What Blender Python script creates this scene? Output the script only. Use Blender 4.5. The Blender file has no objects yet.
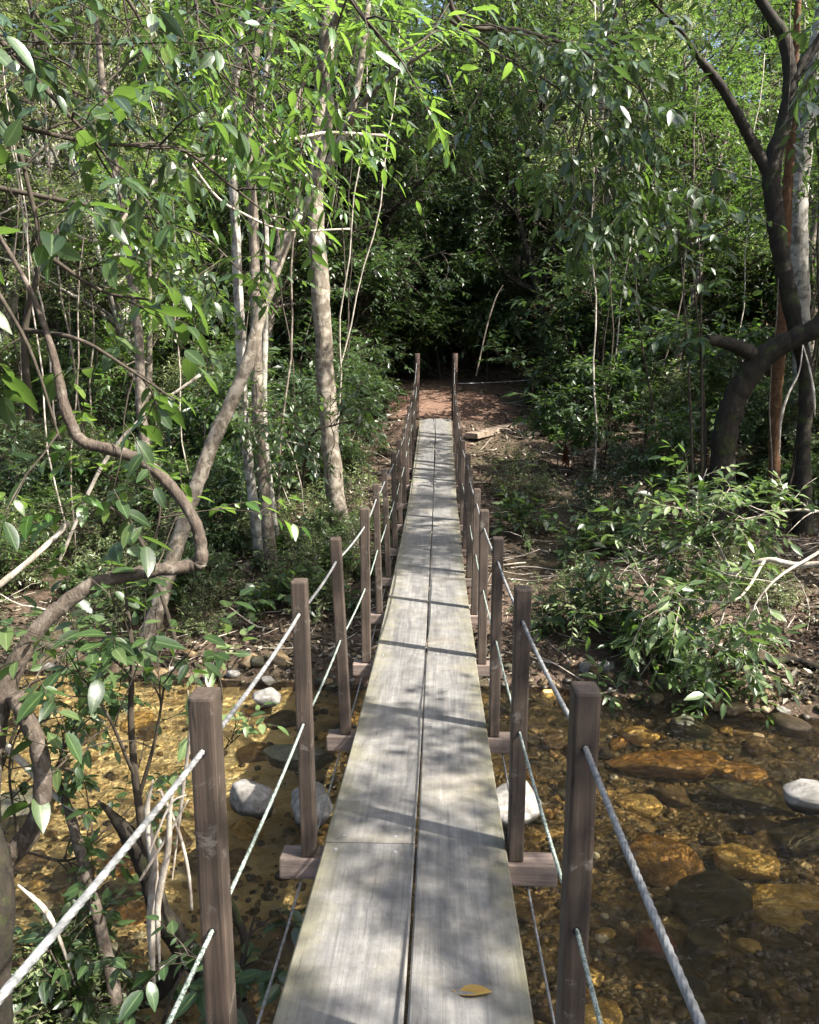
import bpy, bmesh, math, random
import numpy as np
from mathutils import Vector, Matrix
R = math.radians
PI = math.pi
rs = np.random.default_rng(7)
random.seed(7)
C = bpy.context.scene.collection
scene = bpy.context.scene

# ------------------------------------------------------------------ camera
CAM = np.array([0.074, 0.0, 2.80])
PITCH, YAW, FPX = R(9.8), R(2.06), 820.0
cy_, sy_ = math.cos(YAW), math.sin(YAW)
FWD = np.array([-sy_, cy_, 0.0]); RGT = np.array([cy_, sy_, 0.0])
cp_, sp_ = math.cos(PITCH), math.sin(PITCH)

def ray(px, py):
    u = (px - 409.5) / FPX; v = (512 - py) / FPX
    return RGT * u + FWD * (cp_ + v * sp_) + np.array([0, 0, 1.0]) * (-sp_ + v * cp_)

def W(px, py, f):
    """world point seen at pixel (px, py) and f metres ahead"""
    d = ray(px, py)
    return CAM + d * (f / (d @ FWD))

def proj(p):
    q = np.asarray(p) - CAM
    x = q @ RGT; yf = q @ FWD; z = q[..., 2]
    dep = yf * cp_ - z * sp_
    up = yf * sp_ + z * cp_
    return 409.5 + FPX * x / dep, 512 - FPX * up / dep, dep

# ------------------------------------------------------------------ noise / terrain
def vnoise(x, y, seed=0):
    xi = np.floor(x).astype(np.int64); yi = np.floor(y).astype(np.int64)
    xf = x - xi; yf = y - yi
    def h(a, b):
        n = (a * 374761393 + b * 668265263 + seed * 974711) & 0x7fffffff
        n = ((n ^ (n >> 13)) * 1274126177) & 0x7fffffff
        return ((n ^ (n >> 16)) & 0xffff) / 65535.0
    u = xf * xf * (3 - 2 * xf); v = yf * yf * (3 - 2 * yf)
    return (h(xi, yi) * (1 - u) + h(xi + 1, yi) * u) * (1 - v) + (h(xi, yi + 1) * (1 - u) + h(xi + 1, yi + 1) * u) * v

def fbm(x, y, seed=0, oct=4):
    s = 0; a = 0.5
    for i in range(oct):
        s = s + a * (vnoise(x, y, seed + i) - 0.5); x = x * 2.03 + 11.3; y = y * 2.03 + 5.7; a *= 0.5
    return s

def sstep(a, b, x):
    t = np.clip((x - a) / (b - a), 0, 1); return t * t * (3 - 2 * t)

def edge_far(x):
    return 7.15 - 0.24 * np.clip(x, 0, 6) - 0.1 * np.clip(x - 6, 0, 40) + 0.15 * np.sin(x * 0.9) + 0.5 * fbm(x * 0.8, x * 0 + 3.3, 5) + 0.03 * np.clip(-x, 0, 30)

def edge_near(x):
    return -0.6 + 3.9 * sstep(0.55, 1.5, -x) + 0.4 * fbm(x * 0.9, x * 0 + 9.1, 8) - 0.1 * np.clip(x, 0, 30)

def deck(y):
    return 1.11 + 0.0093 * (y - 6.4) ** 2

def ground(x, y):
    x = np.asarray(x, float); y = np.asarray(y, float)
    df = y - edge_far(x); dn = edge_near(x) - y
    inside = np.minimum(-df, -dn)
    bed = -0.05 - 0.2 * sstep(0, 1.3, inside) + 0.16 * fbm(x * 1.1, y * 1.1, 2)
    bed = np.minimum(bed, -0.03)
    z1 = 0.05 * sstep(0, 0.25, df) + 0.195 * np.clip(df, 0, 8.7)
    z1 = z1 + 0.22 * np.clip(y - 16.0, 0, 4) + 0.5 * np.clip(y - 20, 0, 30) + 0.28 * np.clip(y - 50, 0, 200)
    z1 = z1 + 0.35 * fbm(x * 0.35, y * 0.35, 11) * sstep(0.5, 3, df) * 2 * sstep(1.0, 3.0, np.abs(x))
    z1 = z1 + 0.12 * fbm(x * 1.7, y * 1.7, 21) * sstep(0, 1.2, df)
    # hollow left of the bridge, path by the end of the bridge
    z1 = z1 - 0.35 * np.exp(-((x + 2.2) / 1.3) ** 2 - ((y - 11.8) / 1.6) ** 2)
    t = sstep(1.5, 0.55, np.abs(x - 0.1)) * sstep(14.6, 15.5, y) * sstep(21, 18, y)
    z1 = z1 * (1 - t) + (1.86 + 0.2 * np.clip(y - 16, 0, 4) + 0.04 * fbm(x * 2, y * 2, 31)) * t
    z2 = 0.05 * sstep(0, 0.25, dn) + 0.22 * np.clip(dn, 0, 2.4) + 0.5 * np.clip(dn - 3.2, 0, 1.6) + 0.03 * np.clip(dn - 5, 0, 60)
    z2 = z2 + 0.12 * fbm(x * 1.4, y * 1.4, 41) * sstep(0, 0.8, dn)
    out = np.where(df > 0, z1, np.where(dn > 0, z2, bed))
    sm = sstep(0.0, 0.12, np.abs(np.maximum(df, dn)))
    return out * sm + np.where(np.maximum(df, dn) > 0, 0.0, -0.04) * (1 - sm)

def G(px, py):
    d = ray(px, py); ts = np.linspace(2, 60, 3000)
    P = CAM + ts[:, None] * d
    g = ground(P[:, 0], P[:, 1])
    i = int(np.argmax(P[:, 2] < g))
    return P[i]

# ------------------------------------------------------------------ materials
def ramp(nt, stops, interp='LINEAR'):
    n = nt.nodes.new('ShaderNodeValToRGB'); e = n.color_ramp; e.interpolation = interp
    while len(e.elements) < len(stops): e.elements.new(0.5)
    for k, (p, c) in enumerate(stops):
        e.elements[k].position = p; e.elements[k].color = (*c, 1) if len(c) == 3 else c
    return n

def newmat(name):
    m = bpy.data.materials.new(name); m.use_nodes = True
    nt = m.node_tree; nt.nodes.clear()
    return m, nt, nt.nodes.new, nt.links.new

def noise(nt, scale, detail=4, rough=0.55, vec=None, dist=0):
    n = nt.nodes.new('ShaderNodeTexNoise'); n.inputs['Scale'].default_value = scale
    n.inputs['Detail'].default_value = detail; n.inputs['Roughness'].default_value = rough
    n.inputs['Distortion'].default_value = dist
    if vec is not None: nt.links.new(vec, n.inputs['Vector'])
    return n

def mapping(nt, src, scale=(1, 1, 1)):
    m = nt.nodes.new('ShaderNodeMapping'); m.inputs['Scale'].default_value = scale
    nt.links.new(src, m.inputs['Vector']); return m.outputs['Vector']

def mixc(nt, a, b, fac, mode='MIX'):
    m = nt.nodes.new('ShaderNodeMix'); m.data_type = 'RGBA'; m.blend_type = mode
    for sock, v in ((m.inputs[6], a), (m.inputs[7], b)):
        if isinstance(v, tuple): sock.default_value = (*v, 1)
        else: nt.links.new(v, sock)
    if isinstance(fac, (int, float)): m.inputs[0].default_value = fac
    else: nt.links.new(fac, m.inputs[0])
    return m.outputs[2]

def bump(nt, h, strength=0.3, dist=0.02):
    b = nt.nodes.new('ShaderNodeBump'); b.inputs['Strength'].default_value = strength
    b.inputs['Distance'].default_value = dist; nt.links.new(h, b.inputs['Height']); return b.outputs['Normal']

def leaf_mat(name, cols, tcol, trans=0.4, rough=0.42, spec=0.4):
    if 'dead' not in name and 'fallen' not in name:
        cols = [tuple(v * .68 for v in c) for c in cols]; tcol = tuple(v * .85 for v in tcol)
    m, nt, N, L = newmat(name)
    at = N('ShaderNodeAttribute'); at.attribute_name = 'rnd'
    rp = ramp(nt, [(i / (len(cols) - 1), c) for i, c in enumerate(cols)])
    L(at.outputs['Fac'], rp.inputs[0])
    tc = N('ShaderNodeTexCoord')
    ns = noise(nt, 55, 2, 0.6, tc.outputs['Object'])
    mr = N('ShaderNodeMapRange'); mr.inputs['To Min'].default_value = 0.7; mr.inputs['To Max'].default_value = 1.3
    L(ns.outputs['Fac'], mr.inputs[0])
    col = mixc(nt, rp.outputs[0], mr.outputs[0], 1.0, 'MULTIPLY')
    am = N('ShaderNodeAttribute'); am.attribute_name = 'midrib'
    rv = ramp(nt, [(.86, (0, 0, 0)), (.94, (.75, .75, .75))]); L(am.outputs['Fac'], rv.inputs[0])
    hs = N('ShaderNodeMix'); hs.data_type = 'RGBA'; hs.blend_type = 'ADD'; hs.inputs[0].default_value = 1; L(col, hs.inputs[6]); hs.inputs[7].default_value = (.06, .08, .03, 1)
    col = mixc(nt, col, hs.outputs[2], rv.outputs[0])
    p = N('ShaderNodeBsdfPrincipled'); L(col, p.inputs['Base Color'])
    p.inputs['Roughness'].default_value = rough; p.inputs['Specular IOR Level'].default_value = spec
    L(bump(nt, ns.outputs['Fac'], 0.08, 0.01), p.inputs['Normal'])
    t = N('ShaderNodeBsdfTranslucent')
    L(mixc(nt, tcol, rp.outputs[0], 0.25), t.inputs['Color'])
    mx = N('ShaderNodeMixShader'); mx.inputs[0].default_value = trans
    L(p.outputs[0], mx.inputs[1]); L(t.outputs[0], mx.inputs[2])
    o = N('ShaderNodeOutputMaterial'); L(mx.outputs[0], o.inputs[0])
    return m

def bark_mat(name, dark, mid, pale, amt=0.5, scale=9, moss=0.0, stretch=0.35, rough=0.85, bstr=0.6):
    m, nt, N, L = newmat(name)
    tc = N('ShaderNodeTexCoord')
    v = mapping(nt, tc.outputs['Object'], (1, 1, stretch))
    n1 = noise(nt, scale * 4, 6, 0.65, v, 0.3)
    n2 = noise(nt, scale, 5, 0.6, tc.outputs['Object'], 0.6)
    r1 = ramp(nt, [(0.3, dark), (0.65, mid)]); L(n1.outputs['Fac'], r1.inputs[0])
    r2 = ramp(nt, [(1 - amt - 0.08, (0, 0, 0)), (1 - amt + 0.06, (1, 1, 1))]); L(n2.outputs['Fac'], r2.inputs[0])
    n3 = noise(nt, scale * 9, 4, 0.7, tc.outputs['Object'])
    pc = mixc(nt, pale, mid, n3.outputs['Fac'])
    col = mixc(nt, r1.outputs[0], pc, r2.outputs[0])
    if moss > 0:
        n4 = noise(nt, scale * 0.6, 5, 0.7, tc.outputs['Object'])
        r4 = ramp(nt, [(1 - moss - 0.1, (0, 0, 0)), (1 - moss + 0.1, (1, 1, 1))]); L(n4.outputs['Fac'], r4.inputs[0])
        col = mixc(nt, col, (0.04, 0.055, 0.012), r4.outputs[0])
    p = N('ShaderNodeBsdfPrincipled'); L(col, p.inputs['Base Color'])
    p.inputs['Roughness'].default_value = rough; p.inputs['Specular IOR Level'].default_value = 0.2
    L(bump(nt, n1.outputs['Fac'], bstr, 0.02), p.inputs['Normal'])
    o = N('ShaderNodeOutputMaterial'); L(p.outputs[0], o.inputs[0])
    return m

M = {}
M['leaf_dark'] = leaf_mat('leaf_dark_green', [(.013, .029, .011), (.025, .052, .018), (.042, .08, .028), (.065, .105, .04)], (.12, .22, .04), .24, .38, .6)
M['leaf_mid'] = leaf_mat('leaf_mid_green', [(.012, .026, .009), (.027, .055, .016), (.048, .09, .026), (.10, .14, .05)], (.20, .36, .05), .33, .42, .55)
M['leaf_bright'] = leaf_mat('leaf_bright_green', [(.035, .085, .015), (.055, .13, .02), (.09, .17, .028), (.15, .21, .04)], (.27, .46, .06), .42, .34, .6)
M['leaf_olive'] = leaf_mat('leaf_fine_olive', [(.045, .075, .025), (.09, .135, .045), (.17, .215, .085), (.30, .33, .17)], (.36, .48, .12), .40, .38, .7)
M['leaf_grey'] = leaf_mat('leaf_silvery_green', [(.03, .06, .02), (.06, .11, .035), (.12, .18, .06), (.22, .27, .12)], (.28, .42, .10), .33, .42, .55)
M['leaf_litter'] = leaf_mat('dead_leaf_brown', [(.02, .014, .01), (.05, .036, .025), (.09, .066, .047), (.16, .125, .09), (.33, .28, .22)], (.15, .09, .04), .12, .6, .3)
M['leaf_red'] = leaf_mat('dead_leaf_red', [(.10, .025, .012), (.2, .05, .02)], (.3, .06, .02), .3, .5, .3)
M['leaf_yellow'] = leaf_mat('fallen_leaf_yellow', [(.27, .17, .045), (.33, .21, .06)], (.4, .3, .05), .2, .5, .3)
M['bark_grey'] = bark_mat('bark_grey', (.04, .032, .025), (.13, .105, .08), (.28, .25, .2), .42, 8)
M['bark_pale'] = bark_mat('bark_lichen_pale', (.05, .043, .034), (.14, .125, .10), (.36, .35, .31), .5, 7)
M['bark_tan'] = bark_mat('bark_tan', (.05, .04, .03), (.13, .108, .08), (.30, .27, .22), .46, 11)
M['bark_dark'] = bark_mat('bark_dark_mossy', (.008, .007, .005), (.024, .019, .013), (.055, .048, .036), .36, 7, moss=.36)
M['bark_orange'] = bark_mat('bark_rusty', (.04, .02, .01), (.12, .06, .028), (.17, .11, .06), .4, 9, moss=.3)
M['bark_vine'] = bark_mat('bark_vine_brown', (.03, .023, .018), (.085, .066, .05), (.20, .175, .145), .40, 12)
M['bark_twig'] = bark_mat('twig_brown', (.018, .014, .01), (.05, .04, .028), (.12, .10, .08), .38, 12, bstr=.2)
M['bark_dry'] = bark_mat('twig_dry_pale', (.13, .105, .08), (.28, .24, .19), (.42, .38, .32), .5, 12, bstr=.3)

# ------------------------------------------------------------------ mesh helpers
class MB:
    """collects vertices and faces with a material slot and a random value per face"""
    def __init__(s): s.V = []; s.F = []; s.M = []; s.Rn = []; s.Mid = []; s.n = 0; s.mats = []; s.smooth = []
    def slot(s, mat):
        if mat not in s.mats: s.mats.append(mat)
        return s.mats.index(mat)
    def add(s, V, F, mat, rnd=None, smooth=True, mid=None):
        V = np.asarray(V, np.float32).reshape(-1, 3); F = np.asarray(F, np.int64)
        k = s.slot(mat)
        s.Mid.append(np.zeros(len(V), np.float32) if mid is None else np.asarray(mid, np.float32))
        s.V.append(V); s.F.append(F + s.n); s.n += len(V)
        s.M.append(np.full(len(F), k, np.int32))
        s.Rn.append(np.full(len(F), 0.5, np.float32) if rnd is None else np.asarray(rnd, np.float32))
        s.smooth.append(np.full(len(F), smooth, bool))
    def mesh(s, name):
        V = np.concatenate(s.V)
        loops = np.concatenate([f.ravel() for f in s.F]).astype(np.int32)
        tot = np.concatenate([np.full(len(f), f.shape[1], np.int32) for f in s.F])
        start = np.concatenate([[0], np.cumsum(tot)[:-1]]).astype(np.int32)
        me = bpy.data.meshes.new(name)
        me.vertices.add(len(V)); me.vertices.foreach_set('co', V.ravel())
        me.loops.add(len(loops)); me.loops.foreach_set('vertex_index', loops)
        me.polygons.add(len(tot)); me.polygons.foreach_set('loop_start', start)
        me.polygons.foreach_set('material_index', np.concatenate(s.M))
        me.polygons.foreach_set('use_smooth', np.concatenate(s.smooth))
        a = me.attributes.new('rnd', 'FLOAT', 'FACE'); a.data.foreach_set('value', np.concatenate(s.Rn))
        b = me.attributes.new('midrib', 'FLOAT', 'POINT'); b.data.foreach_set('value', np.concatenate(s.Mid))
        for m in s.mats: me.materials.append(M[m] if isinstance(m, str) else m)
        me.update(calc_edges=True)
        return me

def link(name, me, parent=None, loc=None):
    o = bpy.data.objects.new(name, me); C.objects.link(o)
    if parent is not None: o.parent = parent
    if loc is not None: o.location = loc
    return o

def tag(o, label, cat, group=None):
    o['label'] = label; o['category'] = cat
    if group: o['group'] = group
    return o
def thing(name, label, cat, loc=(0, 0, 0), group=None):
    return tag(link(name, None, None, tuple(float(v) for v in loc)), label, cat, group)

def nrm(v): return v / np.maximum(np.linalg.norm(v, axis=-1, keepdims=True), 1e-9)

def tubes(mb, P, Rad, sides, mat, rnd=None, lump=0.0):
    """P [N,K,3], Rad [N,K]"""
    N, K, _ = P.shape
    T = np.empty_like(P); T[:, 1:-1] = P[:, 2:] - P[:, :-2]; T[:, 0] = P[:, 1] - P[:, 0]; T[:, -1] = P[:, -1] - P[:, -2]
    T = nrm(T)
    ref = np.where(np.abs(T[:, 0, 2:3]) > 0.8, np.array([[1., 0, 0]]), np.array([[0, 0, 1.]]))
    A = np.empty_like(P); a = nrm(np.cross(T[:, 0], ref)); A[:, 0] = a
    for k in range(1, K):
        a = nrm(a - (a * T[:, k]).sum(-1, keepdims=True) * T[:, k]); A[:, k] = a
    B = np.cross(T, A)
    th = np.arange(sides) * 2 * PI / sides
    rr = Rad[:, :, None] * np.ones(sides)
    if lump: rr = rr * (1 + lump * (rs.random((N, K, sides)) - 0.5))
    V = P[:, :, None] + (A[:, :, None] * np.cos(th)[:, None] + B[:, :, None] * np.sin(th)[:, None]) * rr[..., None]
    base = (np.arange(N) * K * sides)[:, None, None] + (np.arange(K - 1) * sides)[None, :, None]
    j = np.arange(sides)[None, None]; j2 = (j + 1) % sides
    F = np.stack([base + j, base + j2, base + j2 + sides, base + j + sides], -1).reshape(-1, 4)
    n0 = len(mb.V)
    mb.add(V, F, mat, None if rnd is None else np.repeat(rnd, (K - 1) * sides))
    caps = (np.arange(N) * K * sides + (K - 1) * sides)[:, None] + np.arange(sides)[None]
    mb.n -= len(mb.V[-1]); nv = mb.n; mb.n += len(mb.V[-1])
    mb.F.append(caps + nv); mb.M.append(np.full(N, mb.slot(mat), np.int32)); mb.Rn.append(np.full(N, .5, np.float32)); mb.smooth.append(np.zeros(N, bool))

def catmull(pts, n):
    P = np.asarray(pts, float); P = np.vstack([2 * P[0] - P[1], P, 2 * P[-1] - P[-2]])
    out = []
    for i in range(1, len(P) - 2):
        t = np.linspace(0, 1, n, endpoint=False)[:, None]
        a, b, c, d = P[i - 1], P[i], P[i + 1], P[i + 2]
        out.append(0.5 * ((2 * b) + (-a + c) * t + (2 * a - 5 * b + 4 * c - d) * t ** 2 + (-a + 3 * b - 3 * c + d) * t ** 3))
    out.append(P[-2][None]); return np.vstack(out)

PROF = {
    'far': ([0, .42, 1.], [0, 1, 0], 0.10),
    'mid': ([0, .18, .45, .75, 1.], [0, .75, 1, .62, 0], 0.16),
    'near': ([0, .06, .2, .38, .56, .74, .89, 1.], [.03, .42, .85, 1, .93, .68, .30, 0], 0.22),
    'long': ([0, .2, .5, .8, 1.], [0.05, .8, 1, .6, 0], 0.25),
}
def leaves(mb, pos, d, up, L, Wd, mat, kind='far', fold=0.25, rnd=None, curl=None):
    N = len(pos)
    if N == 0: return
    d = nrm(d); side = nrm(np.cross(d, up)); nn = np.cross(side, d)
    s, w, dr = PROF[kind]; s = np.array(s); w = np.array(w); K = len(s)
    if curl is None: curl = dr * (-0.4 + 2.4 * rs.random(N))
    L = np.broadcast_to(L, N); Wd = np.broadcast_to(Wd, N)
    mid = pos[:, None] + d[:, None] * (s[None, :, None] * L[:, None, None]) - nn[:, None] * ((s ** 2)[None, :, None] * (curl * L)[:, None, None])
    off = side[:, None] * (w[None, :, None] * (Wd * .5)[:, None, None]); lift = nn[:, None] * (w[None, :, None] * (fold * Wd * .5)[:, None, None])
    if rnd is None: rnd = rs.random(N)
    inner = [i for i in range(K) if w[i] > 0]
    # vertex layout: mid K, left n, right n
    V = np.concatenate([mid, (mid + off + lift)[:, inner], (mid - off + lift)[:, inner]], 1)
    nv = V.shape[1]; ni = len(inner)
    idx = {k: i for i, k in enumerate(inner)}
    tri, quad = [], []
    for k in range(K - 1):
        for sd in (0, 1):
            o = K + sd * ni
            a = o + idx[k] if k in idx else None; b = o + idx[k + 1] if k + 1 in idx else None
            if a is None and b is None: continue
            if a is None: f = [k, k + 1, b]
            elif b is None: f = [k, k + 1, a]
            else: f = [k, k + 1, b, a]
            if sd == 1: f = f[::-1]
            (tri if len(f) == 3 else quad).append(f)
    base = (np.arange(N) * nv)[:, None, None]
    first = True
    for fs in (tri, quad):
        if not fs: continue
        F = (base + np.array(fs)[None]).reshape(-1, len(fs[0]))
        rr = np.repeat(rnd, len(fs))
        if first: mb.add(V.reshape(-1, 3), F, mat, rr, smooth=True, mid=np.tile(np.concatenate([np.ones(K), np.zeros(2 * ni)]), N)); nbase = mb.n - N * nv; first = False
        else:
            mb.F.append(F + nbase); mb.M.append(np.full(len(F), mb.slot(mat), np.int32)); mb.Rn.append(rr.astype(np.float32)); mb.smooth.append(np.ones(len(F), bool))

def grow(start, d, length, K, wob=0.2, grav=0.0):
    N = len(start); P = np.empty((N, K, 3)); P[:, 0] = start; d = nrm(d); length = np.broadcast_to(length, N)
    for k in range(1, K):
        d = nrm(d + wob * rs.normal(size=(N, 3)) + np.array([0, 0, grav]))
        P[:, k] = P[:, k - 1] + d * (length / (K - 1))[:, None]
    return P

def kids(P, n, tmin=0.2, tmax=1.0, ang=1.0, jit=0.3, flat=0.0):
    """start points and directions of n children on the parent lines"""
    N, K, _ = P.shape
    i = rs.integers(0, N, n) if n != N else np.arange(N)
    t = (tmin + (tmax - tmin) * rs.random(n)) * (K - 1)
    k = np.minimum(t.astype(int), K - 2); f = (t - k)[:, None]
    a, b = P[i, k], P[i, k + 1]; s = a * (1 - f) + b * f; T = nrm(b - a)
    q = rs.normal(size=(n, 3)); q[:, 2] *= (1 - flat); q = nrm(q - (q * T).sum(-1, keepdims=True) * T)
    an = ang + jit * rs.normal(size=n)
    return s, nrm(T * np.cos(an)[:, None] + q * np.sin(an)[:, None]), t / (K - 1)

def twig_leaves(mb, P, m, L, Wd, mat, kind, droop=0.25, fold=0.25, spread=0.9, t0=0.15, ljit=0.38):
    """m leaves alternating left and right along every twig"""
    N, K, _ = P.shape
    t = np.clip(np.linspace(t0, 1.0, m)[None] + 0.03 * rs.normal(size=(N, m)), 0, 1) * (K - 1)
    k = np.minimum(t.astype(int), K - 2); f = (t - k)[..., None]
    ii = np.arange(N)[:, None]
    a, b = P[ii, k], P[ii, k + 1]; pos = a * (1 - f) + b * f; T = nrm(b - a)
    upv = np.array([0, 0, 1.0]) + 0.25 * rs.normal(size=(N, m, 3))
    side = nrm(np.cross(T, upv)) * np.where(np.arange(m) % 2 == 0, 1, -1)[None, :, None]
    last = (np.arange(m) == m - 1)[None, :, None]
    d = T * np.where(last, 1.5, 0.55) + side * np.where(last, 0.1, spread) + np.array([0, 0, -droop]) + 0.2 * rs.normal(size=(N, m, 3))
    LL = L * (1 + ljit * rs.normal(size=(N, m))).clip(.35, 1.6) * (1 - 0.25 * np.abs(np.linspace(0, 1, m) - .55) * 2)[None]
    leaves(mb, pos.reshape(-1, 3), d.reshape(-1, 3), (upv + 0.25 * rs.normal(size=(N, m, 3))).reshape(-1, 3), LL.ravel(), (LL * (Wd / L)).ravel(), mat, kind, fold)

def tree_meshes(key, H, r0, base, n1, l1, n2, l2, n3, l3, m, L, Wd, lm, bm, kind='far', lean=0.05, grav=0.02, droop=.3, ang=0.95, k3=4):
    """trunk + limbs in one mesh, twigs + leaves in another"""
    tb, cb = MB(), MB()
    T = grow(np.zeros((1, 3)) + [[0, 0, -.15]], np.array([[lean * rs.normal(), lean * rs.normal(), 1.]]), H, 14, 0.07, 0.05)
    rad = r0 * (1 - 0.8 * np.linspace(0, 1, 14) ** 1.1); rad[0] *= 1.4
    tubes(tb, T, rad[None], 10, bm, lump=.1)
    s, d, t = kids(T, n1, base, 1.0, ang, .25, flat=.4)
    d[:, 2] = np.abs(d[:, 2]) * .8 + .1
    ll = l1 * (1.15 - 0.55 * t) * (0.7 + 0.6 * rs.random(n1))
    P1 = grow(s, d, ll, 8, .16, grav)
    tubes(tb, P1, (r0 * .38 * (1.15 - .6 * t))[:, None] * (1 - .8 * np.linspace(0, 1, 8))[None], 6, bm)
    s, d, t = kids(P1, n2, .15, 1, .8, .3, flat=.3); P2 = grow(s, d, l2 * (.6 + .8 * rs.random(n2)), 6, .18, grav)
    tubes(cb, P2, np.full(n2, r0 * .1 + .004)[:, None] * (1 - .7 * np.linspace(0, 1, 6))[None], 4, 'bark_twig')
    P12 = np.concatenate([P1[:, :6], P2])
    s, d, t = kids(P2, n3, .1, 1, .8, .35, flat=.3); P3 = grow(s, d, l3 * (.6 + .8 * rs.random(n3)), k3, .14, -.06)
    tubes(cb, P3, np.full(n3, .004)[:, None] * (1 - .5 * np.linspace(0, 1, k3))[None], 3, 'bark_twig')
    twig_leaves(cb, P3, m, L, Wd, lm, kind, droop)
    return tb.mesh(key + '_trunk'), cb.mesh(key + '_crown')

def place_tree(meshes, name, label, cat, loc, rz, sc, group, tilt=(0, 0)):
    t = thing(name, label, cat, loc, group)
    t.rotation_euler = (tilt[0], tilt[1], rz); t.scale = (sc,) * 3 if not hasattr(sc, '__len__') else sc
    link('trunk' if name.endswith('tree') else 'stem', meshes[0], t); link('crown' if name.endswith('tree') else 'foliage', meshes[1], t)
    return t

# ------------------------------------------------------------------ ground, water
def sheet(name, xs, ys, zf, mat, smooth=True):
    X, Y = np.meshgrid(xs, ys); Z = zf(X, Y)
    V = np.stack([X, Y, Z], -1).reshape(-1, 3); nx, ny = len(xs), len(ys)
    i = np.arange(nx - 1)[None] + (np.arange(ny - 1) * nx)[:, None]
    F = np.stack([i, i + 1, i + nx + 1, i + nx], -1).reshape(-1, 4)
    mb = MB(); mb.add(V, F, mat, smooth=smooth); return mb.mesh(name)

def mat_ground():
    m, nt, N, L = newmat('forest_soil')
    tc = N('ShaderNodeTexCoord'); O = tc.outputs['Object']
    n1 = noise(nt, 14, 8, .7, O, .4); n2 = noise(nt, 1.1, 4, .6, O); n3 = noise(nt, 70, 4, .7, O)
    r1 = ramp(nt, [(.3, (.022, .015, .010)), (.5, (.06, .04, .028)), (.68, (.12, .085, .06))]); L(n1.outputs['Fac'], r1.inputs[0])
    r3 = ramp(nt, [(.56, (0, 0, 0)), (.68, (1, 1, 1))]); L(n3.outputs['Fac'], r3.inputs[0])
    c = mixc(nt, r1.outputs[0], (.20, .155, .12), r3.outputs[0])
    r2 = ramp(nt, [(.45, (0, 0, 0)), (.7, (.6, .6, .6))]); L(n2.outputs['Fac'], r2.inputs[0])
    c = mixc(nt, c, (.03, .034, .012), r2.outputs[0])
    # trodden red earth round the end of the bridge
    g = N('ShaderNodeVectorMath'); g.operation = 'DISTANCE'
    mp = mapping(nt, O, (.5, .45, 0)); L(mp, g.inputs[0]); g.inputs[1].default_value = (.15, 7.7, 0)
    n5 = noise(nt, 2.5, 5, .7, O)
    ad = N('ShaderNodeMath'); ad.operation = 'ADD'; L(g.outputs['Value'], ad.inputs[0]); L(n5.outputs['Fac'], ad.inputs[1])
    r5 = ramp(nt, [(.9, (1, 1, 1)), (1.0, (0, 0, 0))]);
    dv = N('ShaderNodeMath'); dv.operation = 'DIVIDE'; L(ad.outputs[0], dv.inputs[0]); dv.inputs[1].default_value = 1.2
    L(dv.outputs[0], r5.inputs[0])
    n6 = noise(nt, 22, 5, .7, O)
    red = ramp(nt, [(.35, (.085, .05, .034)), (.65, (.18, .11, .078))]); L(n6.outputs['Fac'], red.inputs[0])
    c = mixc(nt, c, red.outputs[0], r5.outputs[0])
    p = N('ShaderNodeBsdfPrincipled'); L(c, p.inputs['Base Color']); p.inputs['Roughness'].default_value = .92
    p.inputs['Specular IOR Level'].default_value = .15
    L(bump(nt, n1.outputs['Fac'], .8, .06), p.inputs['Normal'])
    o = N('ShaderNodeOutputMaterial'); L(p.outputs[0], o.inputs[0]); return m

def mat_bed():
    m, nt, N, L = newmat('stream_bed')
    tc = N('ShaderNodeTexCoord'); O = tc.outputs['Object']
    v = mapping(nt, O, (.7, 1, 1))
    n1 = noise(nt, 2.0, 6, .65, v, .8); n2 = noise(nt, 24, 6, .7, O)
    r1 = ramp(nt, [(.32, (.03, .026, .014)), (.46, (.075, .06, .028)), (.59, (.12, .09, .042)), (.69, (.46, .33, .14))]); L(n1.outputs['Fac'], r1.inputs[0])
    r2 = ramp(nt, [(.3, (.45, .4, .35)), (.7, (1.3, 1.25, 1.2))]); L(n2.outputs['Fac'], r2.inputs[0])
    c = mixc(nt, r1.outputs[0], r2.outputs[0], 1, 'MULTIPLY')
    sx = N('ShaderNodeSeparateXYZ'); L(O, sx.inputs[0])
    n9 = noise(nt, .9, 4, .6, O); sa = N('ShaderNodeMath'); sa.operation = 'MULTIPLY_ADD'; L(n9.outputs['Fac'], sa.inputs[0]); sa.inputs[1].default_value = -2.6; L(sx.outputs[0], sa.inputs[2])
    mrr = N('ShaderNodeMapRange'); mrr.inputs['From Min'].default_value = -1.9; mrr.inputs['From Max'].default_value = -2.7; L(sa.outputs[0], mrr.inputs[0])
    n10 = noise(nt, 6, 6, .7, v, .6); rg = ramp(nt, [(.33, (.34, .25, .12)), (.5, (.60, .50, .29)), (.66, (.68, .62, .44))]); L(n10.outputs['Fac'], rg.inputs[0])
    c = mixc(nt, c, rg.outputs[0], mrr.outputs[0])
    vo = N('ShaderNodeTexVoronoi'); vo.inputs['Scale'].default_value = 16; L(O, vo.inputs['Vector'])
    p = N('ShaderNodeBsdfPrincipled'); L(c, p.inputs['Base Color']); p.inputs['Roughness'].default_value = .8
    L(bump(nt, vo.outputs['Distance'], .5, .03), p.inputs['Normal'])
    o = N('ShaderNodeOutputMaterial'); L(p.outputs[0], o.inputs[0]); return m

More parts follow.
